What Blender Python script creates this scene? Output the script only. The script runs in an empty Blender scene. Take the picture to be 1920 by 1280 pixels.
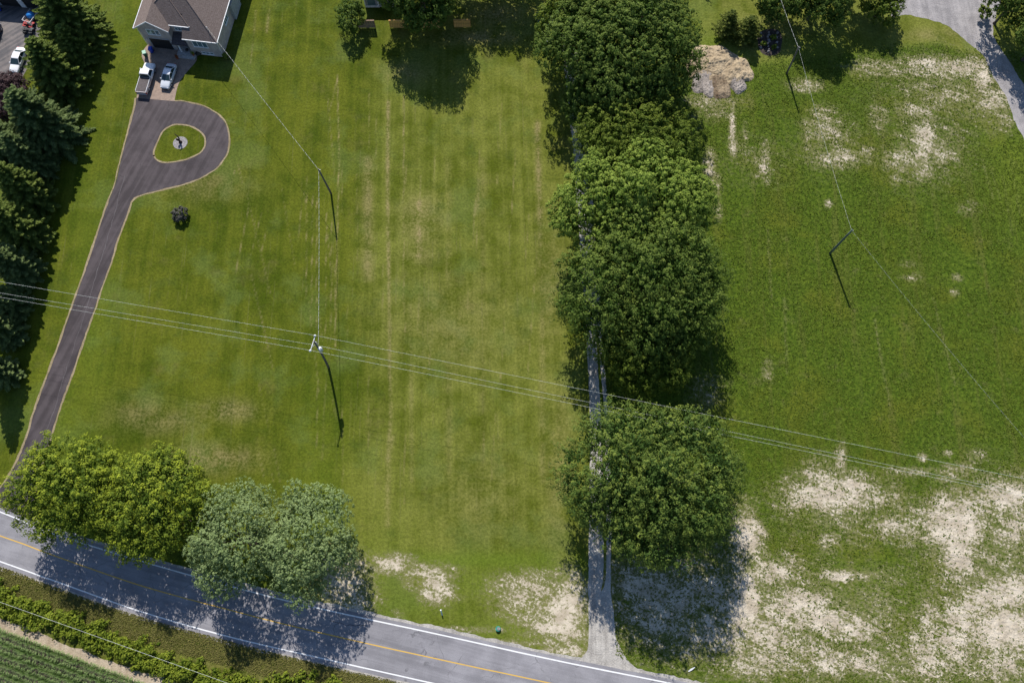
import bpy, bmesh, math, random
import numpy as np
import mathutils.noise as mnoise
from mathutils import Vector, Matrix
from mathutils.geometry import tessellate_polygon

random.seed(7)
S = bpy.context.scene
COL = S.collection
R_ = math.radians

# ------------------------------------------------------------------ camera, light, exposure
CAM_H, PITCH, FPX = 118.0, 18.0, 1492.0
cam_d = bpy.data.cameras.new('camera')
cam_d.sensor_width = 36.0
cam_d.lens = FPX / 1920.0 * 36.0
cam_d.clip_start, cam_d.clip_end = 1.0, 4000.0
cam = bpy.data.objects.new('camera', cam_d)
cam.location = (0, 0, CAM_H)
cam.rotation_euler = (R_(PITCH), 0, 0)
COL.objects.link(cam)
S.camera = cam

SUN_EL, SUN_AZ = 43.0, 12.0          # shadows fall down the picture and a little to the right
W = bpy.data.worlds.new('World'); S.world = W; W.use_nodes = True
wn = W.node_tree
for n in list(wn.nodes): wn.nodes.remove(n)
sky = wn.nodes.new('ShaderNodeTexSky'); sky.sky_type = 'NISHITA'; sky.sun_disc = False
sky.sun_elevation = R_(SUN_EL); sky.sun_rotation = R_(-SUN_AZ); sky.ozone_density = 4.0; sky.dust_density = 0.4
bg = wn.nodes.new('ShaderNodeBackground'); bg.inputs[1].default_value = 0.084
wo = wn.nodes.new('ShaderNodeOutputWorld')
wn.links.new(sky.outputs[0], bg.inputs[0]); wn.links.new(bg.outputs[0], wo.inputs[0])

sun_d = bpy.data.lights.new('sun', 'SUN'); sun_d.energy = 4.2; sun_d.angle = R_(0.53); sun_d.color = (1.0, 0.955, 0.89)
sun = bpy.data.objects.new('sun', sun_d)
sdir = Vector((math.sin(R_(SUN_AZ)) * math.cos(R_(SUN_EL)), -math.cos(R_(SUN_AZ)) * math.cos(R_(SUN_EL)), -math.sin(R_(SUN_EL))))
sun.rotation_euler = sdir.to_track_quat('-Z', 'Y').to_euler()
sun.location = (0, 60, 200)
COL.objects.link(sun)
S.view_settings.view_transform = 'Standard'
S.view_settings.look = 'None'
S.view_settings.exposure = 0.55
S.view_settings.gamma = 1.0
S.view_settings.use_curve_mapping = False

# ------------------------------------------------------------------ picture <-> ground
CA, SA = math.cos(R_(PITCH)), math.sin(R_(PITCH))
def at(px, py, z=0.0):
    x = (px - 960.0) / FPX; y = (640.0 - py) / FPX
    d = (x, y * CA + SA, y * SA - CA)
    t = (CAM_H - z) / -d[2]
    return Vector((d[0] * t, d[1] * t, z))
def proj(X, Y, Z=0.0):
    vz = Z - CAM_H
    w = Y * SA - vz * CA
    return 960.0 + FPX * X / w, 640.0 - FPX * (Y * CA + vz * SA) / w
def depth(p): return p[1] * SA - (p[2] - CAM_H) * CA
def scale_at(p): return FPX / depth(p)

# ------------------------------------------------------------------ node helpers
class NT:
    def __init__(s, name):
        s.m = bpy.data.materials.new(name); s.m.use_nodes = True
        s.t = s.m.node_tree
        for n in list(s.t.nodes): s.t.nodes.remove(n)
        s.out = s.t.nodes.new('ShaderNodeOutputMaterial')
        s.co = s.t.nodes.new('ShaderNodeTexCoord').outputs['Object']
    def n(s, k): return s.t.nodes.new(k)
    def put(s, sock, v):
        if isinstance(v, bpy.types.NodeSocket): s.t.links.new(v, sock)
        elif isinstance(v, (tuple, list)): sock.default_value = tuple(v) + ((1.0,) if len(v) == 3 and sock.type == 'RGBA' else ())
        else: sock.default_value = v
    def math(s, op, a, b=0.0, clamp=False):
        q = s.n('ShaderNodeMath'); q.operation = op; q.use_clamp = clamp
        s.put(q.inputs[0], a); s.put(q.inputs[1], b); return q.outputs[0]
    def mapr(s, v, a, b, c=0.0, d=1.0):
        q = s.n('ShaderNodeMapRange'); q.interpolation_type = 'SMOOTHSTEP'
        s.put(q.inputs[0], v)
        for i, x in enumerate((a, b, c, d)): s.put(q.inputs[1 + i], x)
        return q.outputs[0]
    def noise(s, scale, detail=3.0, rough=0.55, vec=None, dist=0.0):
        q = s.n('ShaderNodeTexNoise'); q.inputs['Scale'].default_value = scale
        q.inputs['Detail'].default_value = detail; q.inputs['Roughness'].default_value = rough
        q.inputs['Distortion'].default_value = dist
        s.put(q.inputs['Vector'], s.co if vec is None else vec); return q.outputs['Fac']
    def stretch(s, sx, sy, sz=1.0, off=0.0, rot=0.0):
        q = s.n('ShaderNodeMapping'); s.put(q.inputs[0], s.co)
        q.vector_type = 'TEXTURE'
        q.inputs['Scale'].default_value = (1 / sx, 1 / sy, 1 / sz); q.inputs['Location'].default_value = (off, off, 0)
        q.inputs['Rotation'].default_value = (0, 0, rot)
        return q.outputs[0]
    def attr(s, name):
        q = s.n('ShaderNodeAttribute'); q.attribute_name = name; return q.outputs['Fac']
    def mix(s, f, a, b, mode='MIX'):
        q = s.n('ShaderNodeMix'); q.data_type = 'RGBA'; q.blend_type = mode
        s.put(q.inputs[0], f); s.put(q.inputs[6], a); s.put(q.inputs[7], b); return q.outputs[2]
    def bright(s, col, v):
        q = s.n('ShaderNodeVectorMath'); q.operation = 'SCALE'
        s.put(q.inputs[0], col); s.put(q.inputs['Scale'], v); return q.outputs[0]
    def bump(s, h, strength=0.5, dist=0.1):
        q = s.n('ShaderNodeBump'); s.put(q.inputs['Height'], h)
        q.inputs['Strength'].default_value = strength; q.inputs['Distance'].default_value = dist
        return q.outputs[0]
    def done(s, col, rough=0.8, metal=0.0, spec=0.3, normal=None, coat=0.0):
        p = s.n('ShaderNodeBsdfPrincipled')
        s.put(p.inputs['Base Color'], col); s.put(p.inputs['Roughness'], rough)
        s.put(p.inputs['Metallic'], metal); s.put(p.inputs['Specular IOR Level'], spec)
        p.inputs['Coat Weight'].default_value = coat
        if normal is not None: s.put(p.inputs['Normal'], normal)
        s.t.links.new(p.outputs[0], s.out.inputs[0]); s.p = p
        return s.m

def plain(name, col, rough=0.6, metal=0.0, spec=0.4, var=0.18, scale=3.0, coat=0.0):
    k = NT(name)
    v = k.mapr(k.noise(scale, 4), 0.3, 0.7, 1.0 - var, 1.0 + var)
    return k.done(k.bright(col, v), rough, metal, spec, coat=coat)

M = {}
# --- grassland: one material, steered by four vertex maps (bare soil, dry grass, weeds, lush verge)
def grassland():
    k = NT('grassland')
    bare, dry, weed, lush = k.attr('bare'), k.attr('dry'), k.attr('weed'), k.attr('lush')
    big = k.noise(0.045, 4, 0.6); mid = k.noise(0.28, 5, 0.62); fine = k.noise(2.6, 5, 0.7)
    mic = k.noise(9.0, 3, 0.75)
    st = k.noise(1.0, 3, 0.6, k.stretch(0.75, 0.022, 1, 0, R_(1.5)))
    st2 = k.noise(1.0, 2, 0.6, k.stretch(2.6, 0.035, 1, 9, R_(1.5)))
    f = k.math('ADD', k.math('MULTIPLY', big, 0.38), k.math('MULTIPLY', mid, 0.35))
    f = k.math('ADD', k.math('MULTIPLY', st, 0.27), f)
    sep = k.n('ShaderNodeSeparateXYZ'); k.put(sep.inputs[0], k.co)
    lot = k.mapr(k.math('ADD', sep.outputs[0], k.math('MULTIPLY', big, 10.0)), -22.0, -14.0)   # the paler lawn of the middle lot
    fr = k.mapr(f, 0.39, 0.61)
    lawn = k.mix(fr, (0.048, 0.071, 0.003), (0.106, 0.122, 0.010))
    lawn2 = k.mix(fr, (0.072, 0.092, 0.006), (0.158, 0.172, 0.030))
    lawn = k.mix(lot, lawn, lawn2)
    tone = k.noise(0.11, 4, 0.6, k.stretch(1, 1, 1, 31.0))
    lawn = k.mix(k.mapr(tone, 0.5, 0.66, 0, 0.5), lawn, (0.110, 0.148, 0.032))
    lawn = k.mix(k.mapr(k.noise(0.23, 6, 0.68, k.stretch(1, 1, 1, 64.0)), 0.54, 0.68, 0, 0.45), lawn, (0.052, 0.078, 0.010))
    lawn = k.mix(k.mapr(k.noise(0.17, 5, 0.65, k.stretch(1, 1, 1, 77.0)), 0.55, 0.74, 0, 0.32), lawn, (0.135, 0.115, 0.040))
    # thin pale mowing lines
    ml = k.mapr(st2, 0.60, 0.72, 0, 0.35)
    lawn = k.mix(k.math('MULTIPLY', ml, k.mapr(mid, 0.4, 0.6)), lawn, (0.165, 0.155, 0.060))
    lawn = k.mix(lush, lawn, (0.105, 0.150, 0.014))
    dn = k.math('MULTIPLY', dry, k.mapr(k.math('ADD', k.math('MULTIPLY', fine, 0.5), k.math('MULTIPLY', mid, 0.5)), 0.38, 0.62, 0.0, 1.35), True)
    lawn = k.mix(dn, lawn, (0.255, 0.205, 0.095))
    # weedy field
    wc = k.noise(1.7, 4, 0.68, k.stretch(1, 1, 1, 5.0))
    wcol = k.mix(k.mapr(wc, 0.36, 0.62), (0.044, 0.078, 0.006), (0.088, 0.130, 0.012))
    wcol = k.mix(k.mapr(tone, 0.48, 0.66, 0, 0.7), wcol, (0.105, 0.122, 0.012))
    wcol = k.mix(k.mapr(k.noise(1.0, 3, 0.6, k.stretch(0.5, 0.03, 1, 3, R_(-2))), 0.52, 0.66, 0, 0.4), wcol, (0.115, 0.115, 0.028))
    wcol = k.mix(k.math('MULTIPLY', dry, k.mapr(fine, 0.4, 0.6)), wcol, (0.23, 0.19, 0.10))
    wcol = k.mix(k.mapr(k.noise(0.35, 5, 0.65, k.stretch(1, 1, 1, 51.0)), 0.56, 0.75, 0, 0.5), wcol, (0.150, 0.130, 0.055))
    wcol = k.mix(k.math('MULTIPLY', lush, 0.7), wcol, (0.12, 0.16, 0.016))
    g = k.mix(weed, lawn, wcol)
    g = k.bright(g, k.mapr(k.math('ADD', k.math('MULTIPLY', fine, 0.55), k.math('MULTIPLY', mic, 0.45)), 0.33, 0.67, 0.60, 1.36))
    # soil
    sn = k.noise(0.8, 6, 0.72, k.stretch(1, 1, 1, 12.0)); sn2 = k.noise(2.6, 6, 0.78, k.stretch(1, 1, 1, 3.0))
    soil = k.mix(k.mapr(k.noise(0.5, 4), 0.35, 0.65), (0.42, 0.355, 0.265), (0.60, 0.525, 0.415))
    soil = k.bright(soil, k.mapr(mic, 0.3, 0.7, 0.82, 1.14))
    sn3 = k.noise(0.28, 5, 0.6, k.stretch(1, 1, 1, 21.0))
    nz = k.math('ADD', k.math('ADD', k.math('MULTIPLY', sn, 0.24), k.math('MULTIPLY', sn2, 0.46)), k.math('ADD', k.math('MULTIPLY', sn3, 0.12), k.math('MULTIPLY', k.noise(1.0, 4, 0.65, k.stretch(0.22, 1.1, 1, 8, R_(-24))), 0.20)))
    bf = k.math('ADD', bare, k.math('MULTIPLY', k.math('SUBTRACT', nz, 0.5), 6.4))
    bm = k.math('MULTIPLY', k.mapr(bf, 0.62, 1.05), k.mapr(bare, 0.08, 0.32))
    thin = k.math('MULTIPLY', k.mapr(bf, 0.1, 0.6, 0, 0.75), k.mapr(bare, 0.05, 0.4))
    g = k.mix(thin, g, (0.185, 0.175, 0.075))
    col = k.mix(bm, g, soil)
    hgt = k.math('ADD', k.math('MULTIPLY', fine, 0.6), k.math('MULTIPLY', mic, 0.5))
    hgt = k.math('ADD', hgt, k.math('MULTIPLY', k.math('MULTIPLY', wc, weed), 2.2))
    return k.done(col, 0.95, 0, 0.1, k.bump(hgt, 0.75, 0.16))
M['grass'] = grassland()

def far_ground():
    k = NT('far_ground')
    v = k.mapr(k.noise(0.02, 5), 0.35, 0.65)
    return k.done(k.mix(v, (0.07, 0.10, 0.02), (0.12, 0.13, 0.04)), 0.95, 0, 0.1)
M['far'] = far_ground()

def asphalt(name, c0, c1, rot=0.0, wear=0.15):
    k = NT(name)
    a = k.noise(0.35, 5, 0.6); st = k.noise(1.0, 3, 0.6, k.stretch(0.03, 1.3, 1, 0, rot)); mic = k.noise(14, 2, 0.8)
    f = k.math('ADD', k.math('MULTIPLY', a, 0.5), k.math('MULTIPLY', st, 0.5))
    col = k.mix(k.mapr(f, 0.40, 0.60), c0, c1)
    col = k.bright(col, k.mapr(k.noise(0.08, 4, 0.6), 0.35, 0.65, 0.88, 1.12))
    col = k.bright(col, k.mapr(mic, 0.3, 0.7, 1 - wear, 1 + wear))
    q = k.n('ShaderNodeTexVoronoi'); q.feature = 'DISTANCE_TO_EDGE'; q.inputs['Scale'].default_value = 0.16
    wv = k.n('ShaderNodeVectorMath'); wv.operation = 'ADD'
    nz = k.n('ShaderNodeTexNoise'); nz.inputs['Scale'].default_value = 0.9; k.put(nz.inputs['Vector'], k.co)
    k.put(wv.inputs[0], k.co); k.put(wv.inputs[1], nz.outputs['Color']); k.put(q.inputs['Vector'], wv.outputs[0])
    cr = k.math('MULTIPLY', k.mapr(q.outputs['Distance'], 0.0, 0.012, 0.45, 0.0), k.mapr(a, 0.45, 0.6))
    col = k.mix(cr, col, (0.02, 0.02, 0.022))
    return k.done(col, 0.85, 0, 0.3, k.bump(mic, 0.3, 0.01))
M['road'] = asphalt('old_grey_asphalt', (0.196, 0.190, 0.204), (0.258, 0.250, 0.266), R_(-14))
M['drive'] = asphalt('driveway_asphalt', (0.046, 0.037, 0.040), (0.078, 0.064, 0.068), R_(70), 0.22)
M['seam'] = asphalt('seam_tar', (0.11, 0.10, 0.105), (0.15, 0.135, 0.14))
M['lot'] = asphalt('weathered_asphalt', (0.09, 0.085, 0.088), (0.19, 0.165, 0.155), R_(40), 0.25)

def gravel(name, c0, c1):
    k = NT(name)
    a = k.noise(0.4, 5, 0.65); b = k.noise(5.5, 4, 0.75); st = k.noise(1.0, 4, 0.6, k.stretch(1.6, 0.12, 1, 4, 0))
    col = k.mix(k.mapr(k.math('ADD', k.math('MULTIPLY', a, 0.55), k.math('MULTIPLY', st, 0.45)), 0.36, 0.64), c0, c1)
    col = k.bright(col, k.mapr(b, 0.3, 0.7, 0.78, 1.2))
    return k.done(col, 0.95, 0, 0.15, k.bump(k.math('ADD', b, k.math('MULTIPLY', a, 1.5)), 0.9, 0.12))
M['gravel'] = gravel('lane_gravel', (0.29, 0.27, 0.245), (0.48, 0.45, 0.41))
M['gravel2'] = gravel('drive_gravel', (0.24, 0.225, 0.225), (0.37, 0.345, 0.34))
M['edging'] = gravel('tan_edging', (0.24, 0.19, 0.11), (0.36, 0.29, 0.18))
M['sandstrip'] = gravel('sandy_soil', (0.33, 0.26, 0.18), (0.47, 0.39, 0.29))
M['soil'] = gravel('corn_soil', (0.10, 0.085, 0.06), (0.17, 0.14, 0.10))
M['sandheap'] = gravel('sand_heap', (0.31, 0.24, 0.155), (0.45, 0.36, 0.24))
M['greyheap'] = gravel('grey_heap', (0.20, 0.175, 0.155), (0.36, 0.32, 0.29))
M['brownheap'] = gravel('brown_heap', (0.14, 0.10, 0.065), (0.30, 0.235, 0.16))

def paint(name, c, worn):
    k = NT(name)
    b = k.noise(1.6, 5, 0.75)
    col = k.mix(k.mapr(b, 0.55, 0.78, 0, worn), c, (0.24, 0.225, 0.22))
    return k.done(col, 0.7, 0, 0.3)
M['white_line'] = paint('white_road_paint', (0.72, 0.72, 0.72), 0.6)
M['yellow_line'] = paint('yellow_road_paint', (0.58, 0.36, 0.075), 0.7)

def pavers():
    k = NT('pavers')
    b = k.n('ShaderNodeTexBrick'); k.put(b.inputs['Vector'], k.co)
    b.inputs['Scale'].default_value = 2.2; b.inputs['Mortar Size'].default_value = 0.03
    b.inputs['Color1'].default_value = (0.37, 0.27, 0.205, 1); b.inputs['Color2'].default_value = (0.29, 0.215, 0.17, 1)
    b.inputs['Mortar'].default_value = (0.17, 0.14, 0.12, 1)
    return k.done(k.bright(b.outputs['Color'], k.mapr(k.noise(1.2, 4), 0.3, 0.7, 0.85, 1.15)), 0.85, 0, 0.2)
M['paver'] = pavers()

def brickwall(name, c1, c2, mort):
    k = NT(name)
    b = k.n('ShaderNodeTexBrick')
    mp = k.n('ShaderNodeCombineXYZ'); sp = k.n('ShaderNodeSeparateXYZ'); k.put(sp.inputs[0], k.co)
    k.put(mp.inputs[0], k.math('ADD', sp.outputs[0], sp.outputs[1])); k.put(mp.inputs[1], sp.outputs[2])
    k.put(b.inputs['Vector'], mp.outputs[0])
    b.inputs['Scale'].default_value = 4.0; b.inputs['Mortar Size'].default_value = 0.025
    for q, c in (('Color1', c1), ('Color2', c2), ('Mortar', mort)): b.inputs[q].default_value = tuple(c) + (1,)
    return k.done(k.bright(b.outputs['Color'], k.mapr(k.noise(1.5, 4), 0.3, 0.7, 0.85, 1.15)), 0.9, 0, 0.2)
M['brick'] = brickwall('taupe_brick', (0.52, 0.43, 0.385), (0.42, 0.355, 0.325), (0.5, 0.46, 0.44))

def shingles(name, c0, c1):
    k = NT(name)
    sp = k.n('ShaderNodeSeparateXYZ'); k.put(sp.inputs[0], k.co)
    w = k.math('FRACT', k.math('MULTIPLY', sp.outputs[2], 6.5))
    v = k.noise(2.4, 3, 0.7, k.stretch(1.6, 1.6, 5))
    col = k.mix(k.mapr(v, 0.32, 0.68), c0, c1)
    col = k.bright(col, k.mapr(w, 0.0, 0.22, 0.72, 1.0))
    return k.done(col, 0.95, 0, 0.12, k.bump(w, 0.5, 0.03))
M['roof'] = shingles('brown_shingles', (0.140, 0.108, 0.095), (0.220, 0.176, 0.158))
M['darkroof'] = shingles('dark_shingles', (0.075, 0.062, 0.065), (0.11, 0.095, 0.098))
M['white'] = plain('white_trim', (0.74, 0.75, 0.77), 0.5)
M['grey'] = plain('grey_siding', (0.33, 0.34, 0.36), 0.7)
M['concrete'] = plain('concrete', (0.40, 0.39, 0.38), 0.9)
M['black'] = plain('black_plastic', (0.018, 0.018, 0.02), 0.6)
M['rubber'] = plain('tyre_rubber', (0.02, 0.02, 0.021), 0.85)
M['rim'] = plain('alloy_rim', (0.42, 0.43, 0.45), 0.35, 0.8)
M['carwhite'] = plain('white_car_paint', (0.80, 0.80, 0.81), 0.28, 0, 0.5, 0.03, 1.0, 0.5)
M['carsilver'] = plain('pearl_car_paint', (0.66, 0.68, 0.71), 0.25, 0.15, 0.5, 0.04, 1.0, 0.6)
M['carbeige'] = plain('beige_truck_paint', (0.50, 0.44, 0.42), 0.35, 0.1, 0.5, 0.04, 1.0, 0.5)
M['cardark'] = plain('navy_car_paint', (0.02, 0.025, 0.05), 0.25, 0.1, 0.5, 0.05, 1.0, 0.6)
M['bedcover'] = plain('tonneau_cover', (0.085, 0.07, 0.07), 0.8)
M['chrome'] = plain('chrome', (0.6, 0.6, 0.62), 0.25, 1.0)
M['redlens'] = plain('red_lens', (0.42, 0.02, 0.015), 0.3)
M['clearlens'] = plain('clear_lens', (0.6, 0.63, 0.66), 0.15)
def glass(name, c):
    k = NT(name); return k.done(k.bright(c, k.mapr(k.noise(0.8, 2), 0.3, 0.7, 0.8, 1.2)), 0.06, 0.0, 0.8)
M['glass'] = glass('car_glass', (0.025, 0.05, 0.055))
M['pane'] = glass('window_pane', (0.12, 0.19, 0.22))  # light blue of the reflected sky is put into the base colour
M['wood'] = plain('cedar_board', (0.62, 0.33, 0.10), 0.8, var=0.3, scale=1.5)
M['greywood'] = plain('weathered_board', (0.22, 0.15, 0.11), 0.9, var=0.3)
M['pole'] = plain('weathered_pole', (0.15, 0.135, 0.125), 0.9, var=0.3, scale=2)
M['polegreen'] = plain('treated_pole', (0.10, 0.135, 0.12), 0.85, var=0.25, scale=2)
M['galv'] = plain('galvanised_steel', (0.62, 0.63, 0.65), 0.4, 0.3)
M['porcelain'] = plain('porcelain', (0.78, 0.78, 0.80), 0.25)
M['alu'] = plain('aluminium_wire', (0.74, 0.76, 0.70), 0.7, 0.0)
M['cable'] = plain('black_cable', (0.10, 0.10, 0.10), 0.7)
M['bark'] = plain('bark', (0.085, 0.068, 0.052), 0.95, var=0.4, scale=2)
M['blue'] = plain('blue_plastic', (0.01, 0.06, 0.45), 0.45)
M['skyblue'] = plain('light_blue_plastic', (0.02, 0.22, 0.60), 0.45)
M['greenbin'] = plain('green_plastic', (0.03, 0.12, 0.06), 0.5)
M['palegreen'] = plain('pale_green_lid', (0.30, 0.48, 0.36), 0.5)
M['teal'] = plain('teal_lid', (0.015, 0.26, 0.20), 0.5)
M['tealdark'] = plain('dark_teal_fabric', (0.01, 0.06, 0.06), 0.8)
M['redpaint'] = plain('red_plastic', (0.42, 0.025, 0.02), 0.4)
M['rust'] = plain('rusty_metal', (0.055, 0.035, 0.028), 0.8, 0.3)
M['terracotta'] = plain('terracotta', (0.32, 0.10, 0.05), 0.85)
M['stone'] = plain('pale_stone', (0.25, 0.235, 0.235), 0.9, var=0.3)
M['bluewhite'] = plain('pale_blue_plastic', (0.48, 0.62, 0.72), 0.4)
M['mulch'] = plain('dark_mulch', (0.045, 0.035, 0.03), 0.95, var=0.4)

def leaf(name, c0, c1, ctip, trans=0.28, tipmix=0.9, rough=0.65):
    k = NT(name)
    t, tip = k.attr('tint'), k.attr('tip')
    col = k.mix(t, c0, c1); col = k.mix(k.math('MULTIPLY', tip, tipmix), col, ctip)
    p = k.n('ShaderNodeBsdfPrincipled'); k.put(p.inputs['Base Color'], col)
    p.inputs['Roughness'].default_value = rough; p.inputs['Specular IOR Level'].default_value = 0.12
    tr = k.n('ShaderNodeBsdfTranslucent'); k.put(tr.inputs[0], k.bright(col, 1.1))
    mx = k.n('ShaderNodeMixShader'); mx.inputs[0].default_value = trans
    k.t.links.new(p.outputs[0], mx.inputs[1]); k.t.links.new(tr.outputs[0], mx.inputs[2]); k.t.links.new(mx.outputs[0], k.out.inputs[0])
    return k.m
M['l_dark'] = leaf('maple_leaf', (0.038, 0.080, 0.011), (0.082, 0.134, 0.020), (0.205, 0.262, 0.046))
M['l_mid'] = leaf('mid_green_leaf', (0.055, 0.098, 0.011), (0.108, 0.158, 0.018), (0.230, 0.275, 0.036))
M['l_ash'] = leaf('ash_leaf', (0.042, 0.086, 0.016), (0.085, 0.142, 0.028), (0.235, 0.285, 0.048))
M['l_light'] = leaf('light_green_leaf', (0.080, 0.142, 0.017), (0.152, 0.225, 0.032), (0.310, 0.390, 0.065))
M['l_gold'] = leaf('golden_green_leaf', (0.062, 0.108, 0.012), (0.125, 0.180, 0.020), (0.37, 0.42, 0.034))
M['l_willow'] = leaf('grey_green_leaf', (0.140, 0.205, 0.070), (0.230, 0.300, 0.118), (0.33, 0.40, 0.165))
M['l_spruce'] = leaf('spruce_needle', (0.068, 0.118, 0.038), (0.140, 0.205, 0.072), (0.28, 0.34, 0.125), 0.35)
M['l_pine'] = leaf('pine_needle', (0.066, 0.118, 0.022), (0.140, 0.200, 0.042), (0.28, 0.33, 0.075), 0.35)
M['l_cedar'] = leaf('yellow_conifer_needle', (0.075, 0.115, 0.022), (0.16, 0.20, 0.04), (0.29, 0.31, 0.065), 0.35)
M['l_purple'] = leaf('purple_leaf', (0.026, 0.014, 0.016), (0.055, 0.030, 0.033), (0.09, 0.055, 0.055), 0.15)
M['l_shrub'] = leaf('dusky_shrub_leaf', (0.040, 0.045, 0.036), (0.085, 0.085, 0.070), (0.15, 0.14, 0.12), 0.15)
M['l_under'] = leaf('undergrowth_leaf', (0.075, 0.125, 0.012), (0.150, 0.205, 0.020), (0.30, 0.34, 0.032), 0.35)
M['l_weed'] = leaf('field_weed_leaf', (0.044, 0.088, 0.008), (0.112, 0.150, 0.014), (0.120, 0.165, 0.016), 0.3)
M['l_lawn'] = leaf('verge_blade', (0.130, 0.155, 0.026), (0.215, 0.215, 0.058), (0.28, 0.24, 0.09), 0.35)
M['l_corn'] = leaf('corn_leaf', (0.055, 0.110, 0.018), (0.105, 0.175, 0.036), (0.22, 0.29, 0.11), 0.2)

# ------------------------------------------------------------------ object helpers
def tag(o, label=None, cat=None, group=None, kind=None):
    if label: o['label'] = label
    if cat: o['category'] = cat
    if group: o['group'] = group
    if kind: o['kind'] = kind
    return o
def empty(name, loc, rz=0.0, label=None, cat=None, group=None):
    o = bpy.data.objects.new(name, None); o.empty_display_size = 0.3
    o.location = loc; o.rotation_euler = (0, 0, rz); COL.objects.link(o)
    return tag(o, label, cat, group)
class MB:
    def __init__(s): s.v = []; s.f = []
    def add(s, vs, fs):
        b = len(s.v); s.v += [tuple(v) for v in vs]; s.f += [tuple(b + i for i in f) for f in fs]; return s
    def box(s, x0, x1, y0, y1, z0, z1, mat=None):
        vs = [Vector(p) for p in ((x0,y0,z0),(x1,y0,z0),(x1,y1,z0),(x0,y1,z0),(x0,y0,z1),(x1,y0,z1),(x1,y1,z1),(x0,y1,z1))]
        if mat is not None: vs = [mat @ v for v in vs]
        return s.add(vs, [(0,3,2,1),(4,5,6,7),(0,1,5,4),(1,2,6,5),(2,3,7,6),(3,0,4,7)])
    def tube(s, pts, rad, n=6, cap=True):
        pts = [Vector(p) for p in pts]; rs = rad if isinstance(rad, (list, tuple)) else [rad] * len(pts)
        rings = []; vs = []
        for i, p in enumerate(pts):
            d = (pts[min(i + 1, len(pts) - 1)] - pts[max(i - 1, 0)])
            d = d.normalized() if d.length > 1e-9 else Vector((0, 0, 1))
            a = d.cross(Vector((0, 0, 1)) if abs(d.z) < 0.9 else Vector((1, 0, 0))).normalized(); b = d.cross(a)
            rings.append(len(vs))
            for k in range(n):
                t = 2 * math.pi * k / n; vs.append(p + (a * math.cos(t) + b * math.sin(t)) * rs[i])
        fs = []
        for i in range(len(pts) - 1):
            for k in range(n):
                k2 = (k + 1) % n; fs.append((rings[i] + k, rings[i + 1] + k, rings[i + 1] + k2, rings[i] + k2))
        if cap:
            fs.append(tuple(range(n))); fs.append(tuple(rings[-1] + n - 1 - k for k in range(n)))
        return s.add(vs, fs)
    def lathe(s, c, prof, n=12):
        c = Vector(c); vs = []; fs = []
        for r, z in prof:
            for k in range(n):
                t = 2 * math.pi * k / n; vs.append(c + Vector((r * math.cos(t), r * math.sin(t), z)))
        for i in range(len(prof) - 1):
            for k in range(n):
                k2 = (k + 1) % n; fs.append((i * n + k, i * n + k2, (i + 1) * n + k2, (i + 1) * n + k))
        fs.append(tuple(n - 1 - k for k in range(n))); fs.append(tuple((len(prof) - 1) * n + k for k in range(n)))
        return s.add(vs, fs)
    def loft(s, secs, cap=True):
        n = len(secs[0]); vs = [p for q in secs for p in q]; fs = []
        for i in range(len(secs) - 1):
            for k in range(n):
                k2 = (k + 1) % n; fs.append((i * n + k, i * n + k2, (i + 1) * n + k2, (i + 1) * n + k))
        if cap:
            fs.append(tuple(n - 1 - k for k in range(n))); fs.append(tuple((len(secs) - 1) * n + k for k in range(n)))
        return s.add(vs, fs)
    def build(s, name, mat, parent=None, smooth=False, bevel=0.0):
        me = bpy.data.meshes.new(name); me.from_pydata(s.v, [], s.f); me.update()
        bm = bmesh.new(); bm.from_mesh(me); bmesh.ops.recalc_face_normals(bm, faces=bm.faces)
        if bevel: bmesh.ops.bevel(bm, geom=bm.edges[:] , offset=bevel, segments=2, affect='EDGES', profile=0.6)
        bm.to_mesh(me); bm.free()
        me.materials.append(mat)
        if smooth: me.polygons.foreach_set('use_smooth', [True] * len(me.polygons))
        o = bpy.data.objects.new(name, me); COL.objects.link(o)
        if parent is not None: o.parent = parent
        return o
def np_mesh(name, V, F, mat, parent=None, attrs=None, smooth=False):
    me = bpy.data.meshes.new(name)
    V = np.ascontiguousarray(V, np.float32); F = np.ascontiguousarray(F, np.int32); k = F.shape[1]
    me.vertices.add(len(V)); me.vertices.foreach_set('co', V.ravel())
    me.loops.add(F.size); me.loops.foreach_set('vertex_index', F.ravel())
    me.polygons.add(len(F)); me.polygons.foreach_set('loop_start', np.arange(0, F.size, k, dtype=np.int32))
    me.polygons.foreach_set('loop_total', np.full(len(F), k, np.int32))
    if smooth: me.polygons.foreach_set('use_smooth', np.ones(len(F), bool))
    for n, a in (attrs or {}).items():
        at_ = me.attributes.new(n, 'FLOAT', 'POINT'); at_.data.foreach_set('value', np.ascontiguousarray(a, np.float32))
    me.update(); me.materials.append(mat)
    o = bpy.data.objects.new(name, me); COL.objects.link(o)
    if parent is not None: o.parent = parent
    return o
def unit(a): return a / np.maximum(np.linalg.norm(a, axis=-1, keepdims=True), 1e-9)
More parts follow.
